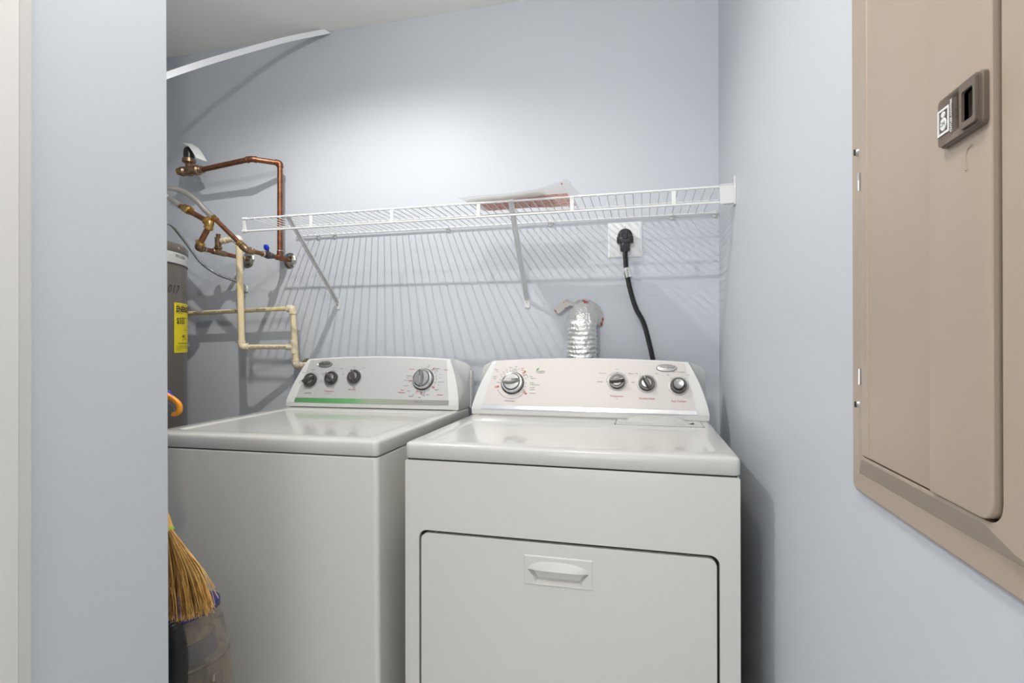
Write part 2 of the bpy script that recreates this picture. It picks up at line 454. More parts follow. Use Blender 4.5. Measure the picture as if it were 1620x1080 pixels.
# ================================================================== OUTLET, PLUG AND CORD
OX, OZ = -.055, 1.511
b = MB().m(outlet_m)
outer = rrect(OX-.059, OZ-.061, OX+.059, OZ+.063, .003, 3)
inner = rrect(OX-.054, OZ-.056, OX+.054, OZ+.058, .003, 3)
F = lambda y: (lambda q: [V((u, y, v)) for u, v in q])
b.rings([F(YB)(outer), F(YB-.003)(outer), F(YB-.0065)(inner)], cap=True)
b.lathe([(.030, 0), (.030, .003), (.028, .004)], (OX, YB-.0065, OZ), (0, -1, 0), 32)
b.m(screw_m)
for zz in (-.043, .045): b.lathe([(.003, 0), (.003, .0012), (0, .002)], (OX, YB-.0065, OZ+zz), (0, -1, 0), 12)
tag(b.build('power_outlet'), 'square white dryer outlet plate on the back wall', 'outlet')

cord = thing('power_cord', 'thick black dryer cord plugged into the square white outlet', 'power cord', (OX, YB-.012, OZ))
px = OX+.001
b = MB().m(blk_gloss)
poly = []
for k in range(25):
    a = -0.12*PI + 1.24*PI*k/24
    poly.append((px+.0255*math.cos(a), OZ+.010+.0255*math.sin(a)))
b.rings([[V((u, y, v)) for u, v in [(px+(u-px)*s_, OZ+(v-OZ)*s_) for u, v in poly]] for y, s_ in ((YB-.0108, 1), (YB-.028, 1), (YB-.034, .93), (YB-.036, .84))])
b.box((px-.0285, YB-.038, OZ-.016), (px+.0285, YB-.0108, OZ+.008), .004, 2)
b.box((px-.009, YB-.0405, OZ-.002), (px+.009, YB-.030, OZ+.031), .002, 1)
b.box((px-.017, YB-.036, OZ-.044), (px+.017, YB-.012, OZ-.012), .004, 2)
b.lathe([(.0115, 0), (.0115, .03), (.013, .034)], (px, YB-.026, OZ-.046), (0, 0, 1), 16)
b.build('plug', cord, cord)
cp = [(px, YB-.026, OZ-.03), at(989.5, 408, 1.872), at(991.5, 430, 1.868), at(997, 458, 1.862), at(1006, 487, 1.858), at(1018, 510, 1.858), at(1026, 538, 1.858), at(1033.5, 572, 1.858), at(1040, 610, 1.85), V((.05, 1.845, .90)), V((.04, 1.845, .60)), V((.03, 1.86, .35))]
b = MB().m(blk_rub); b.tube(smoothpath(cp, 6), .0098, n=12, sy=.72); b.build('cable', cord, cord)
b = MB().m(white_ink)
q = smoothpath([at(991, 424, 1.868), at(993, 431, 1.866), at(995, 439, 1.864)], 4)
b.tube(q, .0112, n=16, cap=False, sy=.85)
o = b.build('cable_tag', cord, cord)
o['label'] = 'white printed tag wrapped round the cord'
b = MB().m(blk_ink)
b.text('CAUTION', .0085, Matrix.Translation(at(993, 431.5, 1.852)) @ Matrix.Rotation(PI/2, 4, 'X') @ Matrix.Rotation(-PI/2+.1, 4, 'Z'))
b.build('printed_text', o, cord)

# ================================================================== VENT DUCT
duct = thing('foil_vent_duct', 'crinkled silver foil dryer duct curving out of the wall behind the dryer', 'vent duct', (-.2, 1.84, .5))
path = fillet([(-.200, YB, 1.236), (-.200, 1.836, 1.236), (-.202, 1.838, .95), (-.205, 1.838, .45)], .062, 10)
# resample evenly
def resample(P, step):
    out = [P[0]]; acc = 0
    for a, c in zip(P, P[1:]):
        L = (c-a).length
        if L < 1e-9: continue
        d = step-acc
        while d <= L:
            out.append(a.lerp(c, d/L)); d += step
        acc = L-(d-step)
    return out
path = resample(path, .0024)
b = MB().m(foil)
rings = []; T = None; n = 56
u = V((1, 0, 0))
for i, p in enumerate(path):
    t = (path[min(i+1, len(path)-1)]-path[max(i-1, 0)]).normalized()
    vv = t.cross(u).normalized(); ph = i*.0024/.0155*2*PI
    rings.append([p + (u*math.cos(2*PI*k/n) + vv*math.sin(2*PI*k/n))*(.0505+.0015*math.sin(ph+math.sin(3*2*PI*k/n)*.7)+.0034*mnoise.noise(V((math.cos(2*PI*k/n)*3.2, math.sin(2*PI*k/n)*3.2, i*.16)))+random.uniform(-.0007, .0007)) for k in range(n)])
b.rings(rings, cap=False)
b.build('foil_hose', duct, duct, smooth=60)
# foil tape ring on the wall with a loose end at the left
b = MB().m(foil_tape)
inner_, outer_ = [], []
cz = 1.234
for k in range(31):
    a = math.radians(-25 + 148*k/30)
    jr = .0015*math.sin(k*1.7)
    r0, r1 = .050, .069+jr
    lift = .010+.006*math.sin(k*.9)
    inner_.append(V((-.200+r0*math.cos(a), YB-.018, cz+r0*math.sin(a))))
    outer_.append(V((-.200+r1*math.cos(a), YB-.004, cz+r1*math.sin(a))))
e_in = [at(901, 483, 1.880), at(894, 488, 1.878), at(888, 493, 1.882), at(882, 497.5, 1.888)]
e_out = [at(898, 473.5, 1.895), at(890, 477, 1.893), at(882, 483, 1.893), at(876, 489.5, 1.893)]
b.rings([[i_, o_, o_+V((0, .0006, 0)), i_+V((0, .0006, 0))] for i_, o_ in zip(inner_+e_in, outer_+e_out)])
b.build('tape_collar', duct, duct, smooth=60)

# ================================================================== PIPES
def ball(b, p, r): b.lathe([(r*math.sin(PI*k/10), -r*math.cos(PI*k/10)) for k in range(11)], p, (0, 0, 1), 18, cap=False)
def elbow_mesh(material, a, p, c, r, leg=.017, lip=None, liplen=.006):
    """socket elbow around corner p towards a and c"""
    a, p, c = V(a), V(p), V(c); b = MB().m(material)
    A = p+(a-p).normalized()*leg; C_ = p+(c-p).normalized()*leg
    b.tube(fillet([A, p, C_], leg*.8, 6), r, n=18)
    l = lip if lip else r+.0012
    for e in (A, C_):
        d = (p-e).normalized(); b.lathe([(l-.0008, 0), (l, .0008), (l, liplen-.001), (r, liplen)], e, d, 18)
    return b
R_CU = .0085

# ---- right-hand copper line (from the right escutcheon) with riser and top valve
XA, ZA = -1.423, 1.4935
pa = thing('copper_water_pipe', 'copper line from the right wall flange with tall riser and blue-handled valve', 'water pipe', (XA, YB, ZA))
def pp(mb, name, par=None, root=pa, **k): return mb.build(name, par or root, root, **k)
yT = 1.843; yE = 1.657
riser_top = V((XA, yT, 1.878)); P1 = V((-1.505, 1.778, 1.880)); P2 = V((-1.752, 1.79, 1.861)); PV = V((-1.824, 1.79, 1.862)); PL_ = V((-1.915, 1.79, 1.864))
b = MB().m(copper)
b.cyl((XA, YB-.001, ZA), (XA, yE, ZA), R_CU)
pp(b, 'wall_stub_pipe')
b = MB().m(copper); b.cyl((XA, yT, ZA), riser_top, .0106); pp(b, 'riser_pipe')
b = MB().m(copper); b.cyl(riser_top, P1, .0106); b.cyl(P1, P2, .0106); pp(b, 'top_pipe')
pp(elbow_mesh(copper, (XA, yT, ZA), riser_top, P1, .0122), 'elbow')
pp(elbow_mesh(copper, riser_top, P1, P2, .0122, leg=.020), 'elbow')
b = MB().m(copper)
b.cyl((XA, yT-.021, ZA), (XA, yT+.021, ZA), .0112, bev=.001); b.cyl((XA, yT, ZA), (XA, yT, ZA+.026), .0122, bev=.001)
b.m(solder); b.lathe([(.0110, 0), (.0130, .001), (.0130, .003), (.0110, .004)], (XA, yT, ZA+.026), (0, 0, 1), 18)
pp(b, 'tee')
b = MB().m(dirty_chrome)
b.lathe([(.033, 0), (.033, .002), (.028, .007), (.018, .011), (.012, .012)], (XA+.002, YB, ZA-.003), (0, -1, 0), 32)
pp(b, 'wall_flange')
# shutoff valve with blue handle
yv = 1.772
b = MB().m(dark_metal)
b.cyl((XA, yv-.026, ZA), (XA, yv-.012, ZA), .0115, n=6); b.cyl((XA, yv+.012, ZA), (XA, yv+.026, ZA), .0115, n=6)
ball(b, (XA, yv, ZA), .0150); b.cyl((XA, yv-.016, ZA), (XA, yv+.016, ZA), .0125)
b.cyl((XA, yv, ZA+.010), (XA, yv-.002, ZA+.020), .005)
b.m(solder); b.lathe([(.009, 0), (.012, .001), (.012, .004), (.009, .005)], (XA, yv-.031, ZA), (0, 1, 0), 18)
valve = pp(b, 'shutoff_valve')
b = MB().m(blue_pl)
hb = MB().m(blue_pl)
rings = []
for k, (w_, t_) in enumerate(((.006, .005), (.011, .006), (.0135, .006), (.012, .005), (.008, .004))):
    zz = ZA+.017+.0055*k
    rings.append([V((XA-.002+w_*math.cos(2*PI*j/14)*.9, yv-.003+t_*math.sin(2*PI*j/14)*1.3-.0015*k, zz)) for j in range(14)])
b.rings(rings); pp(b, 'handle', valve)['label'] = 'blue butterfly handle'
# union and 45 degree elbow to the diagonal pipe
dA0 = V((XA, yE, ZA)); dA1 = at(341, 347, yE)
pp(elbow_mesh(bronze, (XA, yT, ZA), dA0, dA1, .0128, leg=.022, lip=.0140), 'angle_elbow')
b = MB().m(bronze); b.cyl((XA, yE+.020, ZA), (XA, yE+.034, ZA), .0125, n=8); pp(b, 'union_nut')
b = MB().m(copper); b.cyl(dA0, dA1, R_CU); pp(b, 'diagonal_pipe')
dd = (dA1-dA0).normalized()
b = MB().m(brass); b.lathe([(.010, 0), (.0132, .001), (.0132, .006), (.0115, .008), (.0115, .014), (.0130, .015), (.0130, .019), (.010, .020)], dA0+dd*.024, dd, 20); pp(b, 'brass_coupling')
b = MB().m(brass); b.lathe([(.0095, 0), (.0118, .001), (.0118, .006), (.0105, .008), (.0115, .020), (.010, .024)], dA1-dd*.006, dd, 20); pp(b, 'brass_coupling')
# top mixing / relief valve with black cap and tag
b = MB().m(bronze)
xd_ = V((-1, 0, 0))
b.lathe([(.0108, 0), (.0145, .002), (.0145, .006), (.0125, .008), (.0150, .010), (.0150, .014), (.0130, .016), (.0205, .022), (.0205, .036), (.0140, .040), (.0160, .046), (.0210, .058), (.0210, .066), (.0160, .078), (.0135, .084), (.0195, .090), (.0195, .106), (.014, .110), (.014, .118), (.0110, .119)], P2+V((.004, 0, 0)), xd_, 14)
cx = PV.x+.006
b.lathe([(.0125, -.020), (.017, -.016), (.0165, -.008), (.0135, 0), (.0135, .024), (.0175, .030), (.0250, .034), (.0250, .048), (.022, .050)], (cx, 1.79, PV.z), (0, 0, 1), 24)
tv = pp(b, 'relief_valve')
b = MB().m(brass); b.lathe([(.0135, 0), (.0160, .001), (.0160, .010), (.0135, .011)], (P2.x-.014, 1.79, PV.z), xd_, 20); pp(b, 'union_nut')
b = MB().m(brass); b.lathe([(.0130, 0), (.0150, .001), (.0150, .007), (.0130, .008)], (P2.x-.112, 1.79, PV.z), xd_, 20)
pp(b, 'union_nut')
b = MB().m(blk_gloss)
cz_ = PV.z
b.lathe([(.0205, .049), (.0205, .076), (.0185, .088), (.0135, .096), (.006, .099)], (cx, 1.79, cz_), (0, 0, 1), 24)
b.m(copper).lathe([(.004, .098), (.004, .106), (.002, .108)], (cx, 1.79, cz_), (0, 0, 1), 12)
pp(b, 'valve_cap', tv)['label'] = 'black valve cap'
b = MB().m(tag_m)
ta = [at(289, 226.5, 1.775), at(296, 228, 1.768), at(302, 230, 1.764), at(309, 238, 1.760), at(315, 245, 1.758), at(322, 251, 1.756)]
tb = [at(288.5, 227, 1.79), at(296, 227.5, 1.79), at(303, 229, 1.79), at(314, 235, 1.79), at(321, 243, 1.785), at(328, 255, 1.775)]
tb = [at(289, 226, 1.80), at(297, 226.5, 1.80), at(304, 228, 1.80), at(314, 234.5, 1.80), at(320.5, 243, 1.80), at(327.5, 255.5, 1.795)]
ta = [at(289, 227, 1.77), at(294, 228.5, 1.765), at(299, 232, 1.76), at(304, 239, 1.758), at(307.5, 245, 1.756), at(310, 249.5, 1.755)]
b.rings([[p, q_, q_+V((0, 0, .0006)), p+V((0, 0, .0006))] for p, q_ in zip(ta, tb)])
b.m(grey_ink)
pp(b, 'paper_tag', tv)['label'] = 'pale curled instruction tag'
# flexible braided connector A
root_h = thing('braided_hose', 'upper braided steel hose arching left to the water heater', 'flexible hose', (dA1.x, dA1.y, dA1.z), 'braided hoses to the water heater')
hp = smoothpath([dA1+dd*.012, at(334, 341, yE), at(324, 331.5, yE), at(312, 318.5, yE), at(292.4, 304, yE), at(266, 297.5, 1.64), V((-1.90, 1.60, 1.752)), V((-1.945, 1.58, 1.70)), V((-1.95, 1.575, 1.56)), V((-1.95, 1.575, 1.508))], 7)
def braided(root, hp, r=.0105):
    b = MB().m(steel_br); b.tube(hp, r, n=16); b.build('hose', root, root)
    b = MB().m(steel_br)
    t = (hp[3]-hp[0]).normalized(); b.lathe([(.0095, 0), (.0122, .001), (.0122, .016), (.0105, .018)], hp[0], t, 18)
    b.build('ferrule', root, root)
    b = MB().m(brass); b.lathe([(.013, 0), (.016, .001), (.016, .014), (.012, .016)], hp[-1], (0, 0, 1), 6); b.build('union_nut', root, root)
braided(root_h, hp)

# ---- left-hand copper line (from the left escutcheon)
XB, ZB = -1.627, 1.5045
yEB = 1.642
pb = thing('copper_water_pipe', 'copper line from the left wall flange with small bronze valve stub', 'water pipe', (XB, YB, ZB))
def pq(mb, name, par=None, **k): return mb.build(name, par or pb, pb, **k)
b = MB().m(copper); b.cyl((XB, YB-.001, ZB), (XB, yEB, ZB+.004), R_CU); pq(b, 'wall_stub_pipe')
b = MB().m(dirty_chrome); b.lathe([(.033, 0), (.033, .002), (.028, .007), (.018, .011), (.012, .012)], (XB+.002, YB, ZB-.003), (0, -1, 0), 32); pq(b, 'wall_flange')
e0 = V((XB, yEB, ZB+.004)); e1 = at(333.5, 353, yEB); e2 = at(302, 334, yEB); e3 = at(284, 325, yEB)
pq(elbow_mesh(bronze, (XB, YB, ZB), e0, e1, .0130, leg=.020, lip=.0142), 'elbow')
b = MB().m(copper); b.cyl(e0, e1, .0105); pq(b, 'short_riser_pipe')
pq(elbow_mesh(brass, e0, e1, e2, .0145, leg=.024, lip=.0170, liplen=.010), 'brass_elbow')
b = MB().m(copper); b.cyl(e1, e3, .0100); pq(b, 'diagonal_pipe')
d1 = (e1-e0).normalized()
b = MB().m(brass); b.lathe([(.011, 0), (.0172, .001), (.0172, .010), (.011, .012)], e0+d1*.016, d1, 20); pq(b, 'brass_coupling')
d2 = (e3-e2).normalized()
b = MB().m(brass); b.lathe([(.010, 0), (.0150, .001), (.0135, .006), (.0170, .009), (.0170, .020), (.0145, .024), (.0145, .038), (.012, .040)], e2-d2*.002, d2, 20); pq(b, 'brass_coupling')
b = MB().m(solder); b.lathe([(.009, 0), (.0108, .001), (.0108, .004), (.009, .005)], (XB, yEB+.030, ZB+.004), (0, 1, 0), 16); pq(b, 'solder_joint')
b = MB().m(solder); b.lathe([(.009, 0), (.0108, .001), (.0108, .004), (.009, .005)], (XB, YB-.030, ZB+.001), (0, 1, 0), 16); pq(b, 'solder_joint')
yS = 1.741
b = MB().m(bronze)
b.cyl((XB, yS-.030, ZB+.003), (XB, yS+.036, ZB+.002), .0112, bev=.001)
zb_ = ZB
b.lathe([(.010, 0), (.010, .014), (.0135, .016), (.0155, .019), (.0155, .022), (.0115, .025), (.0125, .030), (.0125, .058), (.0135, .059), (.0135, .061), (.0085, .063), (.0085, .071), (.0095, .072), (.0095, .075)], (XB, yS, zb_), (0, 0, 1), 20)
b.cyl((XB, yS, zb_+.046), (XB+.022, yS, zb_+.0475), .0085)
pq(b, 'drain_valve')
hq = smoothpath([e3-d2*.006, at(276, 318, yEB), at(266, 312, yEB), V((-1.80, 1.62, 1.742)), V((-1.86, 1.58, 1.752)), V((-1.90, 1.545, 1.70)), V((-1.905, 1.52, 1.60)), V((-1.905, 1.51, 1.508))], 7)
root_h2 = thing('braided_hose', 'lower braided steel hose on the short brass elbow left of the pipes', 'flexible hose', e3, 'braided hoses to the water heater')
braided(root_h2, hq)

# ---- CPVC relief drain
yW = 1.83
ds0 = V((XB+.016, yS, zb_+.047)); dsE = at(378, 377, yS); dLow = at(382.5, 548.5, yS)
t1 = at(465.5, 548.5, yW); u1 = at(463, 487.5, yW); bL = at(468.5, 578.5, yW)
xin = V((bL.x, YB-.001, bL.z+.004))
lft = at(266, 496.5, yW); lft2 = V((-2.28, yW, lft.z-.01))
dr = thing('drain_pipe', 'cream plastic drain pipe looping down the wall to the washer corner', 'drain pipe', (t1.x, yW, t1.z))
def pd(mb, name, par=None, **k): return mb.build(name, par or dr, dr, **k)
RP = .0088
b = MB().m(cpvc); b.cyl(ds0, dsE, .0100); pd(b, 'outlet_pipe')
b = MB().m(cpvc); b.cyl(dsE, dLow, RP+.0034); pd(b, 'drop_pipe')
b = MB().m(cpvc); b.cyl(dLow, t1, RP+.0004); lowp = pd(b, 'lower_cross_pipe')
b = MB().m(cpvc); b.cyl(lft2, u1, RP+.0004); upp = pd(b, 'upper_cross_pipe')
b = MB().m(cpvc); b.cyl(u1, bL, RP+.0025); pd(b, 'short_drop_pipe')
pd(elbow_mesh(plastic_w, ds0, dsE, dLow, .0150, leg=.022, lip=.0160), 'white_elbow')
b = MB().m(cpvc_f); b.cyl(ds0, ds0+(dsE-ds0).normalized()*.024, .0125, bev=.001); pd(b, 'outlet_adapter')
for a_, p_, c_ in ((dsE, dLow, t1), (lft2, u1, bL), (t1, bL, xin)):
    pd(elbow_mesh(cpvc_f, a_, p_, c_, .0142, leg=.024, lip=.0152), 'elbow')
b = MB().m(cpvc_f)
td = (bL-t1).normalized()
b.cyl(t1-td*.028, t1+td*.028, .0140, bev=.001); b.cyl(t1, t1+(dLow-t1).normalized()*.030, .0125, bev=.001)
pd(b, 'tee')
b = MB().m(cpvc_f); b.cyl(bL, xin, .0095); pd(b, 'wall_stub_pipe')
b = MB().m(dirty_chrome); b.lathe([(.024, 0), (.024, .002), (.018, .008), (.010, .009)], xin, (0, -1, 0), 24); pd(b, 'wall_flange')
# printed marks along the pipes
b = MB().m(blk_ink)
def along(p0, p1, s0, body, size, r):
    d = (p1-p0).normalized(); up = V((0, 0, 1)); up = (up-d*up.dot(d)).normalized(); n_ = d.cross(up)
    o_ = p0+d*s0+n_*(r+.0004)
    b.text(body, size, Matrix(((d.x, up.x, n_.x, o_.x), (d.y, up.y, n_.y, o_.y), (d.z, up.z, n_.z, o_.z), (0, 0, 0, 1))), align='LEFT', offset=.0001)
Lu = (u1-lft2).length
along(lft2, u1, Lu-.42, 'CPVC 4120 SDR11 3/4 100PSI@180F POTABLE', .0085, RP+.0004)
along(lft2, u1, Lu-.165, 'ASTM D2846', .0085, RP+.0004)
pd(b, 'printed_text', upp)
b = MB().m(blk_ink)
along(dLow, t1, .030, 'CPVC 4120 SDR11 3/4 IN  ASTM D2846', .0080, RP+.0004)
pd(b, 'printed_text', lowp)

# ---- armoured conduit
cpath = smoothpath([V((-1.86, 1.50, 1.58)), V((-1.80, 1.56, 1.615)), at(266, 353, 1.62), at(285, 372, 1.70), at(303, 396, 1.76), at(320, 417, 1.80), at(345, 434, 1.83), at(372, 444, 1.855), at(384, 450, 1.872), at(388, 455, 1.899)], 10)
cpath = resample(cpath, .0022)
con = thing('armored_conduit', 'thin grey metal flexible conduit curving from the water heater to the wall', 'conduit', cpath[-1])
b = MB().m(armor)
idx = [0]
rings = []
b.tube(cpath, .0058, n=12, rfun=lambda t: .0056+.0011*math.sin(t*(len(cpath)-1)*.0022/.0075*2*PI))
b.build('conduit_sheath', con, con, smooth=70)
b = MB().m(plastic_w); e = at(389, 456, YB)
b.lathe([(.013, 0), (.013, .003), (.008, .009), (.0075, .022)], e, (0, -1, 0), 18)
b.box((e.x-.004, YB-.006, e.z-.016), (e.x+.012, YB, e.z+.002), .002, 1)
b.build('wall_clamp', con, con)

# ================================================================== WATER HEATER
TX, TY, TR, TZ = -1.850, 1.450, .260, 1.505
wh = thing('water_heater', 'tall taupe water heater tank standing behind the hall corner', 'water heater', (TX, TY, 0))
def pw(mb, name, par=None, **k): return mb.build(name, par or wh, wh, **k)
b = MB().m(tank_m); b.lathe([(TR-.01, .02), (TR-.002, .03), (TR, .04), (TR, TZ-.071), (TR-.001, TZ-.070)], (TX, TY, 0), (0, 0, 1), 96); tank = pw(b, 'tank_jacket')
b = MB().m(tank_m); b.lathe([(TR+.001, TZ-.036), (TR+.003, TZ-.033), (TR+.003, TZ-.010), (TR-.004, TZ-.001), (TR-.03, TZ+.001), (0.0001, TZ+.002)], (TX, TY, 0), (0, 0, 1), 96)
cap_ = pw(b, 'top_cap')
b = MB().m(silver_l); b.lathe([(TR+.0012, TZ-.074), (TR+.0016, TZ-.036), (TR+.0012, TZ-.035)], (TX, TY, 0), (0, 0, 1), 96, cap=False)
band = pw(b, 'model_label'); band['label'] = 'silver band with faint printed model number'
b = MB().m(blk_ink); b.lathe([(TR+.0004, TZ-.0785), (TR+.0020, TZ-.078), (TR+.0020, TZ-.0745), (TR+.0004, TZ-.074)], (TX, TY, 0), (0, 0, 1), 96, cap=False); pw(b, 'dark_seam')
def tank_hit(px_, py_, r=TR):
    d = at(px_, py_, 1.0)-V((0, 0, CAM_Z))
    a_ = d.x**2+d.y**2; b_ = -2*(d.x*TX+d.y*TY); c_ = TX**2+TY**2-r*r
    disc = max(b_*b_-4*a_*c_, 0)
    t_ = (-b_-math.sqrt(disc))/(2*a_); p = V((0, 0, CAM_Z))+d*t_
    return math.atan2(p.y-TY, p.x-TX), p.z
def onTank(phi, z, r): return V((TX+r*math.cos(phi), TY+r*math.sin(phi), z))
for q_ in (282,):
    ph, zz = tank_hit(q_, 378, TR+.003); nrm = V((math.cos(ph), math.sin(ph), 0))
    b = MB().m(screw_m); b.lathe([(.005, 0), (.0045, .002), (0, .0035)], onTank(ph, TZ-.020, TR+.003), nrm, 12); pw(b, 'screw', cap_)
# energy label: curved yellow sheet
phL, zT_ = tank_hit(275, 478); phR, _ = tank_hit(296.5, 480); _, zB_ = tank_hit(277, 558)
phR = phL + .165/TR
b = MB().m(yellow_m)
nz = 20
rows = [[onTank(phL+(phR-phL)*k/nz, z, TR+.0012) for k in range(nz+1)] for z in (zB_, zT_)]
a_, c_ = b.verts(rows[0]), b.verts(rows[1])
for k in range(nz): b.face((a_[k], a_[k+1], c_[k+1], c_[k]))
lab = pw(b, 'energy_label'); lab['label'] = 'yellow energy guide label priced $555'
H_ = zT_-zB_; W_ = .165
b = MB().m(blk_ink)
def curved(x0, z0, ph0=None, r=TR+.0022):
    p0 = phL if ph0 is None else ph0
    return lambda x, y: onTank(p0+(x+x0)/TR, z0+y, r)
b.text('ENERGYGUIDE', .0285, fn=curved(.010, zT_-H_*.125), align='LEFT', offset=.0009)
b.text('$555', .030, fn=curved(.012, zT_-H_*.365), align='LEFT', offset=.0004)
b.text('4622', .0125, fn=curved(.052, zT_-H_*.665), align='LEFT', offset=.0004)
b.text('Estimated Yearly Energy Cost', .0062, fn=curved(.042, zT_-H_*.29), align='LEFT')
b.text('U.S. Government  Federal law prohibits removal', .0045, fn=curved(.010, zT_-H_*.035), align='LEFT')
b.text('Water Heater', .0065, fn=curved(.008, zT_-H_*.175), align='LEFT')
b.text('Tank Size 50 gallons', .0060, fn=curved(.008, zT_-H_*.205), align='LEFT')
b.text('Cost range of similar models', .0052, fn=curved(.062, zT_-H_*.54), align='LEFT')
b.text('kWh Estimated Yearly', .0055, fn=curved(.054, zT_-H_*.72), align='LEFT')
b.text('Your cost will depend on your utility rates', .0060, fn=curved(.022, zT_-H_*.81), align='LEFT', offset=.0002)
for i_, l_ in enumerate(('Cost range based only on standard capacity models', 'Estimated energy cost based on national average', 'ftc.gov/energy')):
    b.text(l_, .0052, fn=curved(.008, zT_-H_*(.865+.035*i_)), align='LEFT')
for f_ in (.235, .475, .60):
    v_ = b.verts([onTank(phL+(.006+x)/TR, zT_-H_*f_+dz, TR+.0022) for x, dz in ((0, 0), (.15, 0), (.15, .0006), (0, .0006))]); b.face(v_)
pw(b, 'printed_text', lab)
# handwritten 2017 and model number
phH, zH = tank_hit(277, 458)
b = MB().m(blk_ink)
b.text('2017', .042, fn=lambda x, y: onTank(phH+(x-.062)/TR, zH+y, TR+.001), align='LEFT', shear=.25)
o = pw(b, 'handwritten_date', tank)
b = MB().m(grey_ink)
phM, zM = tank_hit(277, 394)
b.text('PRO-ES50', .016, fn=lambda x, y: onTank(phM+x/TR, TZ-.048+y, TR+.0022), align='LEFT')
pw(b, 'printed_text', band)

# ================================================================== CONSOLE BUILDER (shared shape of washer and dryer)
def console(root, xc, hw, zb, A, B, yback, zback, panel_mat, arch=.011, taper=.053):
    """A,B = (y,z) of the bottom and top of the sloping face; returns object + frame"""
    ux = 24
    cols = []
    for i in range(ux+1):
        s_ = -1+2*i/ux
        cols.append(s_)
    def pt(s_, t, extra=0.0):
        h = hw-taper*(.45*t+.55*t*t)
        k = 1+(arch/(B[1]-A[1]))*(1-s_*s_) if t > 0.2 else 1
        tt = t*k if t > 0.2 else t
        return V((xc+s_*h, A[0]+(B[0]-A[0])*tt, A[1]+(B[1]-A[1])*tt))
    b = MB().m(plastic_w)
    rows = []
    rows.append([V((xc+s_*hw, yback, zb)) for s_ in cols])
    rows.append([V((xc+s_*(hw-.002), A[0]+.003, zb)) for s_ in cols])
    rows.append([V((xc+s_*(hw-.001), A[0]+.0005, zb+.003)) for s_ in cols])
    rows.append([V((xc+s_*hw, A[0], A[1]-.0005)) for s_ in cols])
    for t in (.0, .12, .25, .4, .55, .7, .82, .92, .97): rows.append([pt(s_, t) for s_ in cols])
    top = [pt(s_, 1.0) for s_ in cols]
    rows.append([p+V((0, .001, -.001)) for p in top])
    rows.append([p+V((0, .006, .0025)) for p in top])
    rows.append([p+V((0, .014, .0025)) for p in top])
    rows.append([V((xc+s_*(hw-taper*.8), B[0]+.030, B[1]+.001+arch*.9*(1-s_*s_))) for s_ in cols])
    rows.append([V((xc+s_*(hw-.012), yback-.015, zback+arch*.5*(1-s_*s_))) for s_ in cols])
    rows.append([V((xc+s_*hw, yback, zback-.012)) for s_ in cols])
    # close side by stitching the ring at both ends
    G = [b.verts(r) for r in rows]
    for a_, c_ in zip(G, G[1:]+[G[0]]):
        for k in range(ux): b.face((a_[k], a_[k+1], c_[k+1], c_[k]))
    # side faces: fan from a mid point for a faceted, chamfered flank
    for e_, sg in ((0, -1), (ux, 1)):
        mid = b.verts([V((xc+sg*hw, (A[0]+yback)/2+.02, (zb+zback)/2))])[0]
        for a_, c_ in zip(G, G[1:]+[G[0]]): b.face((a_[e_], c_[e_], mid))
    con_ = b.build('console', root, root, smooth=30)
    sl = math.hypot(B[0]-A[0], B[1]-A[1])
    dv = V((0, (B[0]-A[0])/sl, (B[1]-A[1])/sl)); nv = V((0, -dv.z, dv.y))
    def fp(u, v, d=0.0): return V((xc+u, A[0], A[1])) + dv*v + nv*d
    def fm(u, v, d=.0022): 
        o_ = fp(u, v, d)
        return Matrix(((1, 0, 0, o_.x), (0, dv.y, nv.y, o_.y), (0, dv.z, nv.z, o_.z), (0, 0, 0, 1)))
    return con_, fp, fm, sl, nv, dv

def panel_sheet(root, con_, fp, sl, arch, hb, ht, v0, material, name, v1=None, d0=.0, d1=.0016, nu=20):
    b = MB().m(material)
    def outline(dd):
        out = []
        vt = sl if v1 is None else v1
        for i in range(nu+1):
            s_ = -1+2*i/nu; h = hb+(ht-hb)*v0/sl; out.append(fp(s_*h, v0, dd))
        for i in range(nu+1):
            s_ = 1-2*i/nu; h = hb+(ht-hb)*vt/sl
            out.append(fp(s_*h, vt+(arch*(1-s_*s_)-.002 if v1 is None else 0), dd))
        return out
    b.rings([outline(d0), outline(d1)])
    return b.build(name, con_, root)

def knob_big(root, con_, fm, u, v, ang, r=.040):
    b = MB(); M_ = fm(u, v, .001)
    o_, ax = M_.translation, M_.col[2].to_3d()
    b.m(knob_d).lathe([(r, 0), (r, .003), (r-.003, .005)], o_, ax, 40)
    b.m(chrome).lathe([(r*.90, .004), (r*.90, .012), (r*.84, .016), (r*.76, .0165), (r*.70, .012), (r*.66, .012)], o_, ax, 40)
    b.m(knob_m).lathe([(r*.70, .010), (r*.70, .019), (r*.66, .022), (0.0001, .023)], o_, ax, 40)
    # raised grip blade with lens outline
    n = 18; w_ = r*.19; L = r*.80
    def lens(h, kw, kl): return [M_ @ Matrix.Rotation(ang, 4, 'Z') @ V((L*kl*math.cos(2*PI*k/n), w_*kw*math.sin(2*PI*k/n)*(1.0-.35*abs(math.cos(2*PI*k/n))), h)) for k in range(n)]
    b.m(knob_m).rings([lens(.018, 1.7, 1.0), lens(.026, 1.35, .97), lens(.034, .85, .9), lens(.036, .5, .82)])
    b.m(blk_ink)
    q0 = M_ @ Matrix.Rotation(ang, 4, 'Z')
    b.box((L*.1, -.0012, .034), (L*.80, .0012, .0368), M=q0)
    return b.build('knob', con_, root)

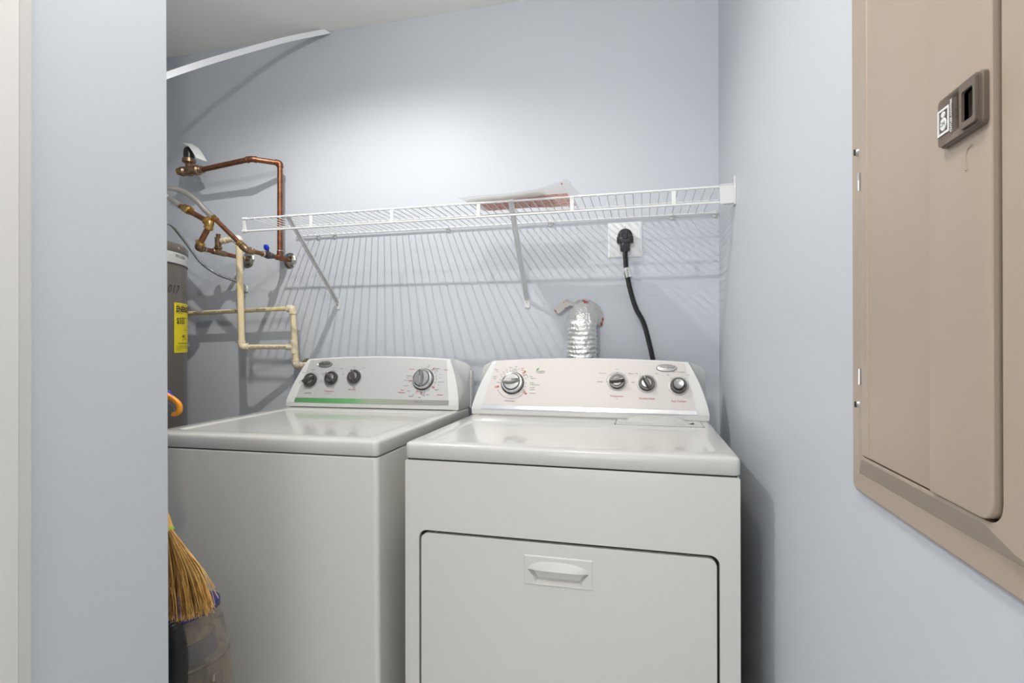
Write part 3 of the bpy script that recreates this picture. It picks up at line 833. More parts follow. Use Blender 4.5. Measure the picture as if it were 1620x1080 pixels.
def knob_small(root, con_, fm, u, v, ang, r=.0265, push=False):
    b = MB(); M_ = fm(u, v, .001)
    o_, ax = M_.translation, M_.col[2].to_3d()
    b.m(ring_m).lathe([(r*1.26, 0), (r*1.26, .0012), (r*1.2, .0018)], o_, ax, 36)
    b.m(knob_d).lathe([(r, .001), (r, .010), (r*.93, .013), (r*.70, .013), (r*.66, .007)], o_, ax, 36)
    if push:
        b.m(knob_m).lathe([(r*.62, .008), (r*.62, .024), (r*.56, .0275), (r*.3, .026), (.0001, .0255)], o_, ax, 32)
        q0 = M_ @ Matrix.Rotation(ang, 4, 'Z')
        b.m(white_ink).box((r*.25, -.0010, .0265), (r*.56, .0010, .0283), M=q0)
    else:
        b.m(knob_m).lathe([(r*.66, .008), (r*.62, .014), (.0001, .016)], o_, ax, 32)
        n = 18; L = r*1.0; w_ = r*.30
        def lens(h, kw, kl): return [M_ @ Matrix.Rotation(ang, 4, 'Z') @ V((L*kl*math.cos(2*PI*k/n), w_*kw*math.sin(2*PI*k/n), h)) for k in range(n)]
        b.m(knob_d).rings([lens(.010, 1.1, 1.02), lens(.018, 1.0, 1.0), lens(.026, .75, .92), lens(.028, .45, .84)])
        q0 = M_ @ Matrix.Rotation(ang, 4, 'Z')
        b.m(white_ink).box((L*.45, -.0008, .0262), (L*.86, .0008, .0288), M=q0)
    return b.build('knob', con_, root)

def ticks(b, fm, u, v, r0, r1, angs, w_=.0006, h=.0020):
    for a in angs:
        a = math.radians(a); M_ = fm(u, v, h)
        c_, s_ = math.cos(a), math.sin(a)
        vs = b.verts([M_ @ V((r*c_-k*w_*s_, r*s_+k*w_*c_, 0)) for r, k in ((r0, -1), (r1, -1), (r1, 1), (r0, 1))]); b.face(vs)
def arc(b, fm, u, v, r, a0, a1, w_=.0006, h=.0020, n=24):
    M_ = fm(u, v, h); pr = None
    for k in range(n+1):
        a = math.radians(a0+(a1-a0)*k/n)
        cur = b.verts([M_ @ V((rr*math.cos(a), rr*math.sin(a), 0)) for rr in (r-w_, r+w_)])
        if pr: b.face((pr[0], cur[0], cur[1], pr[1]))
        pr = cur
def badge(root, con_, fm, u, v, word='Whirlpool'):
    b = MB(); M_ = fm(u, v, .001); n = 36
    def el(k, h): return [M_ @ V((.0310*k*math.cos(2*PI*j/n), .0128*k*math.sin(2*PI*j/n), h)) for j in range(n)]
    b.m(grey_ink).rings([el(1.0, 0), el(1.0, .0022), el(.97, .003)])
    b.m(chrome).rings([el(.97, .002), el(.94, .0042), el(.90, .0034)])
    b.m(knob_m).rings([el(.90, .002), el(.89, .0036), el(.6, .0044), el(.001, .0046)])
    b.m(blk_ink).text(word, .0105, M_ @ Matrix.Translation((0, .0008, .0050)), shear=.35)
    arc(b, lambda *_: M_, 0, 0, .022, 250, 290, .0004, 0)
    return b.build('brand_badge', con_, root)

# ================================================================== DRYER
DX0, DX1, DYF, DZT, TH = -.5413, .1957, 1.1387, .914, .0371
DYB = 1.775
dry = thing('clothes_dryer', 'white front-loading dryer with silver console beside the right wall', 'dryer', ((DX0+DX1)/2, (DYF+DYB)/2, 0))
DC = (DX0+DX1)/2
def pr_(mb, name, par=None, **k): return mb.build(name, par or dry, dry, **k)
zg = DZT-TH-.0035     # top of cabinet, below the lid gap
# cabinet shell: back box + front sheet with a door opening
dox0, dox1, doz0, doz1 = -.5045, .1545, .20, .7120
b = MB().m(enamel)
FR = lambda u, v, d: V((u, DYF+.0015+d, v))
b.holed(rrect(DX0+.0015, .06, DX1-.0015, zg, .004, 3), [rrect(dox0, doz0, dox1, doz1, .019, 7)], FR, .016)
b.box((DX0+.0015, DYF+.012, .03), (DX0+.008, DYB, zg), .002, 1)
b.box((DX1-.008, DYF+.012, .03), (DX1-.0015, DYB, zg), .002, 1)
b.box((DX0+.008, DYB-.01, .03), (DX1-.008, DYB, zg-.002))
b.box((DX0+.004, DYF+.010, zg-.010), (DX1-.004, DYB, zg-.001), .003, 2)
b.box((DX0+.01, DYF+.02, .0), (DX1-.01, DYF+.035, .06))
b.m(dark_gap).box((DX0+.008, DYF+.020, .061), (DX1-.008, DYF+.028, zg-.012))
b.box((DX0+.006, DYF+.008, zg-.003), (DX1-.006, DYB-.01, zg+.005))
cab = pr_(b, 'cabinet')
bv = cab.modifiers.new('bevel', 'BEVEL'); bv.width = .0022; bv.segments = 2; bv.limit_method = 'ANGLE'; bv.angle_limit = math.radians(50)
# door
hx0, hx1, hz0, hz1 = -.2535, -.1020, .6135, .6785
b = MB().m(enamel)
FD = lambda u, v, d: V((u, DYF+.0006+d, v))
g = .0054
b.holed(rrect(dox0+g, doz0+g, dox1-g, doz1-g-.001, .0165, 7), [rrect(hx0+.004, hz0+.004, hx1-.004, hz1-.004, .003, 3)], FD, .014)
door = pr_(b, 'door')
bv = door.modifiers.new('bevel', 'BEVEL'); bv.width = .0026; bv.segments = 3; bv.limit_method = 'ANGLE'; bv.angle_limit = math.radians(50)
# recessed door pull as a shaped relief
b = MB().m(enamel)
nx, nz_ = 72, 56; G = []
for i in range(nx+1):
    row = []
    for j in range(nz_+1):
        u, v = i/nx, j/nz_
        X_, Z_ = hx0+(hx1-hx0)*u, hz0+(hz1-hz0)*v
        edge = min(u*(hx1-hx0), (1-u)*(hx1-hx0), v*(hz1-hz0), (1-v)*(hz1-hz0))
        h = .0016*min(1, edge/.0022)
        lip_v = .52
        uu = (u-.5)/.44
        if v >= lip_v and abs(uu) < 1:
            topv = lip_v+.31*math.sqrt(max(0, 1-abs(uu)**2.6))
            if v < topv:
                q_ = (topv-v)/max(topv-lip_v, 1e-6)
                h += .0062*q_**.8*(1-abs(uu)**4)
        elif v < lip_v:
            k_ = (lip_v-v)/lip_v                 # 0 at lip, 1 at bottom
            half = .44-.10*min(1, k_/.62)
            if abs(u-.5) < half and k_ < .90:
                if k_ < .62: dpt = -.0130
                else: dpt = -.0130+.0130*(k_-.62)/.28
                sd = (half-abs(u-.5))/.030
                h += dpt*min(1, max(0, sd))
        row.append((X_, DYF-h, Z_))
    G.append(b.verts(row))
for i in range(nx):
    for j in range(nz_): b.face((G[i][j], G[i+1][j], G[i+1][j+1], G[i][j+1]))
b.rings([[V((u, DYF+d, v)) for u, v in rrect(hx0, hz0, hx1, hz1, .0004, 1)] for d in (0, .006)], cap=False)
pr_(b, 'handle', door, smooth=28)
# two rubber bumpers peeking above the door
for u_ in (-.463, .093):
    b = MB().m(grey_ink); b.box((u_-.004, DYF+.003, doz1-.005), (u_+.004, DYF+.007, doz1-.002), .0005, 1); pr_(b, 'bumper', door)

# lid
def lid(root, x0, x1, y0, y1, zt_, th, rx0, rx1, ry0, ry1, depth, mat_, name='top_panel'):
    b = MB().m(mat_)
    r = .014
    def ring(o_, z, rr): return [V((u, v, z)) for u, v in rrect(x0+o_, y0+o_, x1-o_, y1-o_, rr, 7, (rr, rr, .003, .003))]
    def ring2(o_, z, rr): return [V((u, v, z)) for u, v in rrect(rx0+o_, ry0+o_, rx1-o_, ry1-o_, rr, 7, (rr, rr, rr, rr))]
    R = [ring(.003, zt_-th, r-.003), ring(0, zt_-th+.003, r), ring(0, zt_-.009, r), ring(.0008, zt_-.005, r-.0008), ring(.0028, zt_-.0018, r-.0026), ring(.007, zt_, r-.006)]
    R += [ring2(-.004, zt_+.0002, .016), ring2(0, zt_-.0004, .014), ring2(.004, zt_-depth, .010), ring2(.012, zt_-depth, .006)]
    V_ = [b.verts(q) for q in R]
    for a_, c_ in zip(V_, V_[1:]):
        n_ = len(a_)
        for k in range(n_): b.face((a_[k], a_[(k+1) % n_], c_[(k+1) % n_], c_[k]))
    b.face(V_[0][::-1]); b.face(V_[-1])
    return b.build(name, root, root, smooth=50)
lidd = lid(dry, DX0, DX1, DYF, DYB, DZT, TH, -.497, .152, 1.190, 1.500, .0035, enamel_t)
# lint screen door with wavy pull
b = MB().m(dark_gap); b.box((-.0735, 1.5255, DZT-.0005), (.1695, 1.6335, DZT+.0005)); b.build('lint_door_gap', dry, dry)
b = MB().m(enamel_t)
b.box((-.072, 1.527, DZT-.001), (.168, 1.632, DZT+.0018), .001, 1)
prof = [(-.058, 0), (-.044, .002), (-.030, .0100), (-.012, .0150), (.04, .0160), (.085, .0150), (.110, .0100), (.128, .002), (.146, 0)]
R0, R1, R2 = [], [], []
for u_, h_ in prof:
    R0.append(V((u_, 1.566, DZT+.0018))); R1.append(V((u_, 1.596, DZT+.0018+h_))); R2.append(V((u_, 1.608, DZT+.0018+h_))); 
R3 = [V((u_, 1.612, DZT+.0018)) for u_, _ in prof]
G = [b.verts(r_) for r_ in (R0, R1, R2, R3)]
for a_, c_ in zip(G, G[1:]):
    for k in range(len(prof)-1): b.face((a_[k], a_[k+1], c_[k+1], c_[k]))
b.build('lint_screen_lid', dry, dry)
b = MB().m(dark_gap); b.box((-.0745, 1.525, DZT-.0006), (-.0725, 1.545, DZT+.0012)); b.build('lid_gap', lidd, dry)

DA, DB = (1.642, DZT+.0195), (1.710, DZT+.170)
dc, fp, fm, sl, nv, dv = console(dry, DC, (DX1-DX0)/2, DZT, DA, DB, 1.772, DZT+.156, silver_d)
panel_sheet(dry, dc, fp, sl, .0115, .334, .303, .0125, silver_d, 'control_panel')
b_ = panel_sheet(dry, dc, fp, sl, 0, .334, .3315, -.0005, band_m, 'silver_band', v1=.0122)
knob_big(dry, dc, fm, -.238, .0885, math.radians(8), .0385)
knob_small(dry, dc, fm, .099, .0985, math.radians(8), .0240)
knob_small(dry, dc, fm, .189, .094, math.radians(118), .0240)
knob_small(dry, dc, fm, .283, .0885, math.radians(120), .0245, push=True)
badge(dry, dc, fm, .249, .147)
b = MB().m(grey_ink)
TS = .66
T = lambda s_, z_, u, v, **k: b.text(s_, z_*TS, fm(u, v, .0022), offset=.00006, **k)
kx, kv = .099, .0985
ticks(b, fm, kx, kv, .0285, .0345, (0, 45, 90, 135, 180)); arc(b, fm, kx, kv, .0330, 0, 180, .0004)
T('Low', .0078, kx, kv+.043); T('Medium', .0078, kx+.043, kv+.029); T('Extra Low', .0078, kx-.045, kv+.029); T('High', .0078, kx+.049, kv); T('Air Only', .0078, kx-.053, kv)
kx, kv = .189, .094
ticks(b, fm, kx, kv, .0285, .0350, (52, 128)); T('Off', .0078, kx-.030, kv+.034); T('On', .0078, kx+.030, kv+.034)
kx, kv = .283, .0885
ticks(b, fm, kx, kv, .0285, .0350, (52, 128)); T('Off', .0078, kx-.030, kv+.036); T('On', .0078, kx+.030, kv+.036); T('End of Cycle Signal', .0070, kx+.002, kv+.046)
kx, kv = -.238, .0885
T('Wrinkle Shield', .0086, kx-.004, kv-.061)
arc(b, fm, kx, kv, .0530, 205, 318, .0006)
ticks(b, fm, kx, kv, .0415, .0480, (165, 150, 135, 120, 105, 96, 90, 84, 78, 40, 22, 2, -15, -30))
ticks(b, fm, kx, kv, .041, .0535, (178, 36), .0009)
arc(b, fm, kx, kv, .0535, 22, 36, .0006)
for s_, u_, v_ in (('More', .049, .024), ('Less Dry', .056, .018), ('Very Dry', .056, -.014), ('Less Dry', .055, -.021), ('Cool Down', .057, -.033)):
    T(s_, .0068, kx+u_+.012, kv+v_)
for s_, a_ in (('60', 132), ('50', 118), ('30', 72), ('70', 146)): T(s_, .0068, kx+.052*math.cos(math.radians(a_)), kv+.052*math.sin(math.radians(a_)))
T('Heavy', .0064, kx-.011, kv+.055); T('Fluff', .0064, kx+.006, kv+.058); T('Damp', .0064, kx+.003, kv+.050); T('Normal', .0064, kx-.062, kv+.022); T('Dry', .0064, kx-.062, kv+.015)
T('AccuDry', .0125, -.148, .1315, shear=.2); T('sensing system', .0060, -.146, .1260)
b.build('printed_text', dc, dry)
b = MB().m(red_ink)
T('Temperature', .0120, .099, .052); T('Wrinkle Shield', .0120, .189, .046); T('Push To Start', .0120, .283, .040)
T('Auto', .0050, .099, .043)
T('Timed', .0076, kx-.060, kv+.047); T('Dry', .0076, kx-.056, kv+.040); T('Quick', .0068, kx+.029, kv+.053); T('Fresh', .0068, kx+.029, kv+.046)
b.text('Off', .0105, fm(kx-.052, kv-.014) @ Matrix.Rotation(.12, 4, 'Z'), offset=.0003)
b.text('Off', .0105, fm(kx+.044, kv-.033) @ Matrix.Rotation(-.75, 4, 'Z'), offset=.0003)
b.text('Off', .0095, fm(kx+.036, kv+.038) @ Matrix.Rotation(.75, 4, 'Z'), offset=.0003)
b.build('red_printed_text', dc, dry)
b = MB().m(grn_ink)
T('Energy', .0074, kx+.065, kv+.003); T('Preferred Time', .0074, kx+.075, kv-.004)
vs = b.verts([fm(-.158, .1385) @ V((x_, y_, 0)) for x_, y_ in ((-.006, -.004), (.001, -.003), (.0065, .005), (.0, .004))]); b.face(vs)
b.build('green_printed_text', dc, dry)

# ================================================================== WASHER
WX1, WW, WYF = -.5966, .676, 1.1241
WX0 = WX1-WW; WYB = 1.83; WZT = .914
WC = (WX0+WX1)/2
was = thing('washing_machine', 'white top-loading washer with green-striped console left of the dryer', 'washing machine', (WC, (WYF+WYB)/2, 0))
def pv(mb, name, par=None, **k): return mb.build(name, par or was, was, **k)
b = MB().m(enamel)
zg2 = WZT-TH-.003
b.rings([[V((u, v, z)) for u, v in rrect(WX0+.0015, WYF+.0015, WX1-.0015, WYB, .012, 6, (.012, .012, .002, .002))] for z in (.03, zg2-.003)]
        + [[V((u, v, zg2)) for u, v in rrect(WX0+.0045, WYF+.0045, WX1-.0045, WYB-.003, .010, 6, (.010, .010, .002, .002))]])
b.m(dark_gap).box((WX0+.007, WYF+.007, zg2-.002), (WX1-.007, WYB-.01, zg2+.006))
b.box((WX0+.03, WYF+.03, 0), (WX1-.03, WYB-.03, .032))
pv(b, 'cabinet')
lidw = lid(was, WX0, WX1, WYF, 1.80, WZT, TH, WX0+.045, WX1-.045, 1.180, 1.640, .0035, enamel_t)
b = MB().m(dark_gap); b.box((WX0+.02, 1.6885, WZT+.0003), (WX1-.02, 1.6895, WZT+.0015)); b.build('lid_gap', lidw, was)
WA, WB = (1.689, WZT+.0185), (1.750, WZT+.172)
wc, fp, fm, sl, nv, dv = console(was, WC, WW/2, WZT+.001, WA, WB, 1.822, WZT+.158, silver_w, arch=.010, taper=.052)
panel_sheet(was, wc, fp, sl, .0105, .3015, .273, .0165, silver_w, 'control_panel')
panel_sheet(was, wc, fp, sl, 0, .3015, .2985, -.0002, green_stripe, 'green_stripe', v1=.0162)['label'] = 'stripe fading from green to grey'
b = MB().m(plastic_w); b.box((WX1-.060, 1.815, WZT-.005), (WX1+.006, 1.842, WZT+.130), .002, 1); b.build('rear_bracket', was, was)
knob_big(was, wc, fm, .196, .091, math.radians(97), .0400)
for u_, v_, a_ in ((-.252, .084, 28), (-.1665, .0915, 140), (-.074, .0975, 112)): knob_small(was, wc, fm, u_, v_, math.radians(a_), .0255)
badge(was, wc, fm, -.207, .1465)
b = MB().m(grey_ink)
kx, kv = -.252, .084
ticks(b, fm, kx, kv, .0285, .0345, (0, 45, 90, 135, 180)); T('Medium', .0072, kx, kv+.041); T('Small', .0072, kx-.040, kv+.030); T('Large', .0072, kx+.042, kv+.027); T('Super', .0072, kx+.044, kv-.001); T('Plus', .0072, kx+.042, kv-.008); T('Extra', .0066, kx-.042, kv-.003); T('Small', .0066, kx-.044, kv-.010)
kx, kv = -.1665, .0915
ticks(b, fm, kx, kv, .0285, .0345, (20, 55, 95, 155)); T('Cool', .0072, kx-.002, kv+.041); T('Warm', .0072, kx+.033, kv+.038); T('Hot', .0072, kx+.043, kv+.016); T('Cold', .0072, kx-.040, kv+.014)
kx, kv = -.074, .0975
ticks(b, fm, kx, kv, .0285, .0345, (60, 100)); T('Off', .0078, kx-.010, kv+.040); T('On', .0078, kx+.030, kv+.037)
kx, kv = .196, .091
T('Load Size', .0112, -.252, .035)
ticks(b, fm, kx, kv, .0425, .0490, (165, 172, 190, 204, 215, 90, 80, 105, 30, 14, 2, -12, -55, -90, -100, -75), .0005)
arc(b, fm, kx, kv, .0500, -35, 50, .0004)
T('ENERGY SAVING', .0060, kx-.004, .0085)
for s_, u_, v_, z_ in (('Regular', .047, .040, .0088), ('Light', .047, .032, .0066), ('Rinse', .063, .020, .0066), ('Spin', .063, .006, .0060), ('Extra Rinse', .068, -.009, .0072), ('Off', .060, -.020, .0060),
                       ('Regular', .056, -.037, .0088), ('Rinse', .026, -.055, .0072), ('Light', -.030, -.056, .0060), ('Regular', -.037, -.062, .0092), ('Soak', -.004, -.066, .0072), ('Heavy', .010, -.058, .0060),
                       ('Regular', -.056, .013, .0084), ('Rinse', -.058, .004, .0070), ('Light Soak', -.063, -.003, .0070), ('Extra Rinse', -.062, -.024, .0070), ('Rinse', -.049, -.043, .0074),
                       ('Heavy', -.024, .036, .0066), ('Spin', .014, .053, .0066), ('Rinse', .014, .047, .0066)):
    T(s_, z_, kx+u_, kv+v_)
b.build('printed_text', wc, was)
b = MB().m(red_ink)
T('Temperature', .0112, -.1665, .043); T('Wash / Rinse', .0060, -.1665, .0345); T('Extra Rinse', .0105, -.074, .050)
T('Normal', .0092, kx-.050, kv+.038); T('Casual', .0086, kx+.080, kv+.036); T('Hand', .0098, kx-.073, kv-.040); T('Washables', .0098, kx-.075, kv-.049); T('Delicate', .0098, kx+.070, kv-.055)
for a_, s_ in ((50, 'Off'), (-35, 'Off'), (-110, 'Off'), (187, 'Off'), (-90, 'Off')):
    r_ = .0495; an = math.radians(a_)
    b.text(s_, .0085, fm(kx+r_*math.cos(an), kv+r_*math.sin(an)) @ Matrix.Rotation(an if abs(a_) < 100 else an+PI, 4, 'Z'), offset=.0002)
b.build('red_printed_text', wc, was)
was.rotation_euler = (0, math.radians(-.40), 0)

# ================================================================== ELECTRICAL PANEL on the right wall
ep = thing('electrical_panel', 'tan metal electrical panel cover with hinged door on the right wall', 'electrical panel', (XW, .53, 1.42))
def pe(mb, name, par=None, **k): return mb.build(name, par or ep, ep, **k)
PF = lambda u, v, d: V((XW-d, u, v))
base = [(.7034, .9925), (.46, .9945), (.405, .9950), (.348, .9950), (.348, 1.870), (.7034, 1.870)]
plat = [(.6700, 1.0155), (.452, 1.0155), (.418, 1.0050), (.365, 1.0020), (.365, 1.850), (.6700, 1.850)]
PD = .0165
outer = rrect(.325, .9690, .7247, 1.895, .010, 5)
b = MB().m(panel_m)
def loop(b, poly, d, o_=0): return b.verts([PF(u, v, d) for u, v in poly])
ins = rrect(.328, .9720, .7217, 1.892, .008, 5)
b.rings([[PF(u, v, 0) for u, v in outer], [PF(u, v, .0045) for u, v in outer], [PF(u, v, .0068) for u, v in ins]], cap=False)
def flat_holed(b, outer, holes, d):
    t = bmesh.new()
    for poly in [outer]+holes:
        vs = [t.verts.new((u, v, 0)) for u, v in poly]
        for k in range(len(vs)): t.edges.new((vs[k], vs[(k+1) % len(vs)]))
    bmesh.ops.triangle_fill(t, use_beauty=True, edges=t.edges[:], normal=(0, 0, 1))
    for v in t.verts: v.co = PF(v.co.x, v.co.y, d)
    b.merge(t)
flat_holed(b, ins, [base], .0068)
b.rings([[PF(u, v, .0068) for u, v in base], [PF(u, v, PD) for u, v in plat]], cap=False)
dz0, dz1, dy0, dy1 = 1.0205, 1.775, .4355, .6665
hole = rrect(dy0-.0048, dz0-.0016, dy1+.0008, dz1+.0016, .014, 6, (.016, .002, .002, .016))
flat_holed(b, plat, [hole], PD)
b.rings([[PF(u, v, PD) for u, v in hole], [PF(u, v, .004) for u, v in hole]], cap=False)
b.m(dark_gap); b.face(b.verts([PF(u, v, .004) for u, v in hole]))
cov = pe(b, 'panel_cover', smooth=22)
bv = cov.modifiers.new('bevel', 'BEVEL'); bv.width = .0030; bv.segments = 3; bv.limit_method = 'ANGLE'; bv.angle_limit = math.radians(12)
b = MB().m(panel_m)
YC_ = .5187
def slab(b, y0_, y1_, top, rs):
    do = lambda o_: rrect(y0_+o_, dz0+o_, y1_-o_, dz1-o_, .012, 6, tuple(max(r_-o_*.5, .0006) for r_ in rs))
    b.rings([[PF(u, v, .006) for u, v in do(0)], [PF(u, v, top-.0010) for u, v in do(0)], [PF(u, v, top-.0002) for u, v in do(.0006)], [PF(u, v, top) for u, v in do(.0016)]])
slab(b, dy0, YC_, PD+.0034, (.0145, .001, .001, .0145))
slab(b, YC_, dy1, PD+.0008, (.001, .002, .002, .001))
# hinge-side rib pressed into the sheet
b.rings([[PF(y_, z_, PD+d_) for y_, d_ in ((.6515, .0006), (.6500, .0016), (.6485, .0006))] for z_ in (dz0+.004, dz1-.004)], cap=False)
edoor = pe(b, 'panel_door', smooth=18)
b = MB().m(latch_m)
ly0, ly1, lz0, lz1 = .4375, .4925, 1.3015, 1.3405
LD0, LD1 = PD+.0028, PD+.0095
o1 = rrect(ly0, lz0, ly1, lz1, .004, 4); o2 = rrect(ly0+.001, lz0+.001, ly1-.001, lz1-.001, .0035, 4)
wq = rrect(.4425, 1.3090, .4560, 1.3315, .002, 4)
b.rings([[PF(u, v, LD0) for u, v in o1], [PF(u, v, LD1-.003) for u, v in o1], [PF(u, v, LD1-.0022) for u, v in o2], [PF(u, v, LD1-.0005) for u, v in o2]], cap=False)
flat_holed(b, o2, [wq], LD1-.0005)
b.rings([[PF(u, v, LD1-.0005) for u, v in wq], [PF(u, v, LD0+.001) for u, v in wq]], cap=False)
# raised slider frame at the window end
fo = rrect(.4395, 1.3045, .4590, 1.3380, .0025, 4)
b.holed(fo, [wq], lambda u, v, d: PF(u, v, LD1-.0005+d), .0020)
b.m(black_m); b.face(b.verts([PF(u, v, LD0+.0011) for u, v in wq]))
latch = pe(b, 'door_latch', edoor, smooth=30)
b = MB().m(white_ink)
sq_o = [(.4752, 1.3110), (.4910, 1.3110), (.4910, 1.3315), (.4752, 1.3315)]
sq_i = [(.4770, 1.3128), (.4892, 1.3128), (.4892, 1.3297), (.4770, 1.3297)]
b.holed(sq_o, [sq_i], lambda u, v, d: PF(u, v, LD1-.0004+d), .0006)
n = 20
b.rings([[PF(.4831+.0042*k_*math.cos(2*PI*j/n), 1.3190+.0052*k_*math.sin(2*PI*j/n), LD1-.0003+h_) for j in range(n)] for k_, h_ in ((1, 0), (.9, .0007))])
b.rings([[PF(.4831+.0026*k_*math.cos(2*PI*j/n), 1.3266+.0024*k_*math.sin(2*PI*j/n), LD1-.0003+h_) for j in range(n)] for k_, h_ in ((1, 0), (.9, .0007))])
def ptxt(body, size, y_, z_, d_, rot=0.0, **k):
    M_ = Matrix(((0, 0, -1, XW-d_), (-1, 0, 0, y_), (0, 1, 0, z_), (0, 0, 0, 1))) @ Matrix.Rotation(rot, 4, 'Z')
    b.text(body, size, M_, **k)
ptxt('CUTLER-HAMMER', .0032, .4715, 1.3215, LD1+.0004, rot=PI/2, offset=.0001)
b.m(dark_gap)
ptxt('CH', .0050, .4831, 1.3190, LD1+.0008)
ptxt('ON', .0028, .4650, 1.3230, LD1+.0004); ptxt('OFF', .0028, .4650, 1.3175, LD1+.0004)
pe(b, 'maker_badge', edoor)
# pressed crescent under the latch
b = MB().m(panel_m)
cres = [(.4650, 1.2765), (.4650, 1.2860)] + [(.4595+.0055*math.cos(math.radians(a)), 1.2865+.0065*math.sin(math.radians(a))) for a in range(10, 110, 14)]
b.tube([PF(u, v, PD+.0034) for u, v in cres], .0010, n=8)
pe(b, 'pressed_crescent', edoor)
for z_ in (1.3713, 1.0742):
    b = MB().m(screw_m)
    q = PF(.6985, z_, .0075); ax = V((-1, .25, 0))
    b.lathe([(.0048, -.001), (.0048, .0018), (.0040, .0036), (.0018, .0044), (.0001, .0044)], q, ax, 18)
    b.m(dark_gap).box((q.x-.0058, q.y-.0005, q.z-.0034), (q.x-.0040, q.y+.0005, q.z+.0034))
    pe(b, 'cover_screw')
for z0_, z1_ in ((1.3185, 1.3395), (1.0990, 1.1180)):
    b = MB().m(chrome); b.box((XW-PD-.0030, .6690, z0_), (XW-PD+.001, .6720, z1_), .0008, 2); pe(b, 'hinge_pin', edoor)

# ================================================================== VACUUM CLEANER between the hall corner and the washer
VY = .950
ctr = at(282, 960, VY)
lean = math.radians(10)
ax = V((math.sin(-lean), 0, math.cos(lean)))       # axis upward, leaning to the left
RV = .0800
vac = thing('vacuum_cleaner', 'upright vacuum with smoky clear bin and navy cap in front of the washer', 'vacuum cleaner', (ctr.x, VY, 0))
def pc(mb, name, par=None, **k): return mb.build(name, par or vac, vac, **k)
org = ctr
b = MB().m(navy_m)
b.lathe([(RV-.001, -.016), (RV+.001, -.013), (RV+.001, -.003), (RV-.002, 0), (RV-.012, .0), (RV-.016, -.005), (.035, -.006), (.032, .004), (.0001, .006)], org, ax, 64)
pc(b, 'bin_cap')
b = MB().m(smoke_m)
b.lathe([(RV+.0005, -.036), (RV+.0005, -.0165), (RV-.0030, -.0165), (RV-.0030, -.036)], org, ax, 64, cap=False)
b.lathe([(RV+.0045, -.110), (RV+.0020, -.040), (RV+.0000, -.0365), (RV-.0030, -.0365), (RV+.0010, -.110)], org, ax, 64, cap=False)
ub = pc(b, 'upper_bin')
b = MB().m(dust_m)
b.lathe([(RV-.018, -.105), (RV-.022, -.018)], org, ax, 48)
b.m(navy_m).lathe([(RV-.0150, -.108), (RV-.0150, -.070)], org, ax, 48)
pc(b, 'inner_shroud', ub)
b = MB().m(smoke_m)
b.lathe([(RV+.0055, -.119), (RV+.0068, -.118), (RV+.0068, -.1165), (RV+.0050, -.1155), (RV+.0068, -.1140), (RV+.0045, -.110)], org, ax, 64, cap=False)
pc(b, 'bin_ring')
b = MB().m(smoke_m)
b.lathe([(RV+.006, -.330), (RV+.006, -.119), (RV+.003, -.119), (RV+.003, -.330)], org, ax, 64)
lb = pc(b, 'dust_bin')
b = MB().m(dust_m); b.lathe([(RV-.010, -.325), (RV-.012, -.200), (.04, -.185), (.035, -.125)], org, ax, 40); pc(b, 'dust_core', lb)
b = MB().m(smoke_m)
tpt = org+ax*(-.150)+V((RV+.008, -.012, 0))
b.box((tpt.x-.004, tpt.y-.010, tpt.z-.085), (tpt.x+.004, tpt.y+.012, tpt.z+.030), .003, 2)
pc(b, 'bin_latch', lb)
low = org+ax*(-.330)
b = MB().m(grey_pl)
b.lathe([(RV+.004, 0), (RV+.006, .01), (RV+.004, .02)], low, ax, 48)
b.cyl(low, (low.x+.005, VY+.01, .085), .075, .06, n=32)
pc(b, 'motor_housing')
b = MB().m(grey_pl); b.box((low.x-.15, VY-.165, .004), (low.x+.13, VY+.11, .075), .025, 4); pc(b, 'floor_head')
b = MB().m(blk_rub)
hs = resample(smoothpath([at(268, 985, .875), at(277, 1010, .868), at(281, 1045, .862), at(280, 1085, .86), V((-.895, .865, .36)), V((-.90, .90, .26)), V((-.93, .95, .17))], 10), .003)
b.tube(hs, .019, n=16, rfun=lambda t: .0185+.0012*math.sin(t*(len(hs)-1)*.003/.007*2*PI)); pc(b, 'hose', smooth=70)
b = MB().m(grey_pl)
b.tube(smoothpath([V((-1.04, 1.00, .25)), V((-1.155, .99, .52)), V((-1.150, .97, .90)), V((-1.10, .955, 1.02))], 6), .015, n=16); pole = pc(b, 'upright_pole')
hp_ = [V((-1.10, .955, 1.02)), at(258, 624, .95), at(270, 629, .95), at(278, 634, .95), at(283.5, 641, .95), at(284, 649, .95), at(279, 654, .95), at(273, 655, .95)]
b = MB().m(orange_m); b.tube(smoothpath(hp_, 6), .0052, n=12, sy=1.4, rfun=lambda t: .006-.0035*max(0, t-.75)*4*.7); pc(b, 'orange_grip')
b = MB().m(grey_pl); b.tube(smoothpath([at(264, 634, .955), at(270, 637, .955), at(276, 643, .955), at(278, 650, .955), at(275, 654, .955)], 6), .0035, n=10); pc(b, 'grey_grip')
b = MB().m(blue_pl); b.tube(smoothpath([V((-1.085, .965, 1.035)), at(264, 620, .958), at(269, 623, .958), at(274, 629, .958)], 6), .0045, n=10, rfun=lambda t: .0055-.002*t); pc(b, 'blue_grip')

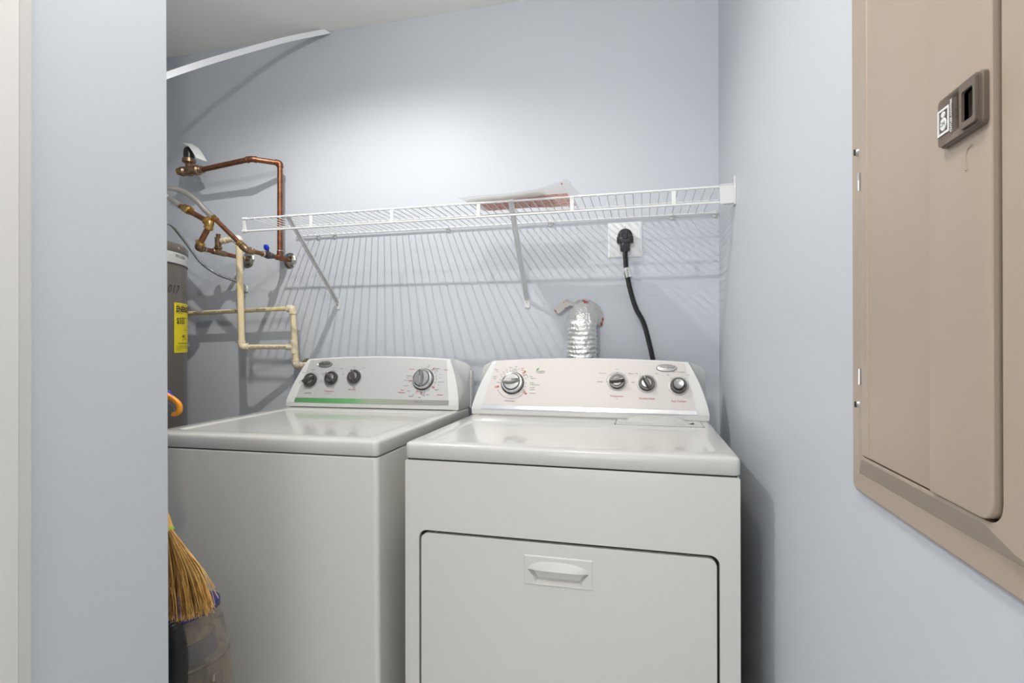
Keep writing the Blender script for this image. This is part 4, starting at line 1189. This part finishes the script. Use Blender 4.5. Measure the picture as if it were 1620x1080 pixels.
# ================================================================== BROOM
BY = .828
bt = at(262.5, 836, BY); 
brm = thing('straw_broom', 'golden straw broom head resting on the vacuum beside the hall corner', 'broom', (bt.x, BY, bt.z))
b = MB().m(straw)
rnd = random.Random(11)
N = 420
for k in range(N):
    f = rnd.random(); side = f
    if rnd.random() < .35: side = .55+.45*rnd.random()
    x_t = 259 + 12*side; y_t = 836+rnd.uniform(0, 6)
    x_b = 232 + 104*side + rnd.gauss(0, 2.5)
    y_b = 987 - 20*(side**2) + rnd.uniform(-12, 3)
    dy = rnd.uniform(-.016, .016)
    b.m(straw_d if rnd.random() < .38 else straw)
    a_ = at(x_t, y_t, BY+dy*.35); e_ = at(x_b, y_b, BY+dy)
    bow = (side-.35)*16
    mpt = at((x_t*.52+x_b*.48)+bow+rnd.gauss(0, 2), (y_t*.52+y_b*.48)+rnd.uniform(-3, 3), BY+dy*.8)
    q_ = at((x_t*.2+x_b*.8)+bow*.55+rnd.gauss(0, 2.2), (y_t*.2+y_b*.8), BY+dy*1.1)
    b.tube(smoothpath([a_, mpt, q_, e_], 3), .0008, n=4, rfun=lambda t, r0=rnd.uniform(.00075, .00125): r0*(1-.45*t))
for x_, y_, mx_, my_ in ((343, 942, 325, 905), (338, 958, 318, 915), (346, 946, 320, 900), (341, 930, 318, 896), (333, 962, 318, 925)):
    b.tube(smoothpath([at(278, 852, BY), at(mx_-22, my_-25, BY-.004), at(mx_, my_, BY-.01), at(x_, y_, BY-.012)], 4), .0005, n=4)
o = b.build('bristles', brm, brm); o['kind'] = 'stuff'
dirv = (at(248, 834, BY)-at(288, 940, BY)).normalized()
b = MB().m(straw); b.lathe([(.0115, 0), (.0125, .02), (.0125, .06), (.010, .10)], bt-dirv*.004, dirv, 20, sx=1.1); pb_ = b.build('neck', brm, brm)
b = MB().m(lime_m); b.lathe([(.0118, 0), (.0132, .002), (.0132, .006), (.0118, .008)], bt+dirv*(-.008), dirv, 20, cap=False)
b.build('binding_band', pb_, brm)
b = MB().m(wood_m)
he = bt+dirv*1.05; he.y = YF+.018; he.x = max(he.x, XL+.1)
b.cyl(bt+dirv*.09, he, .0105, .0105, bev=.001); b.build('handle', brm, brm)
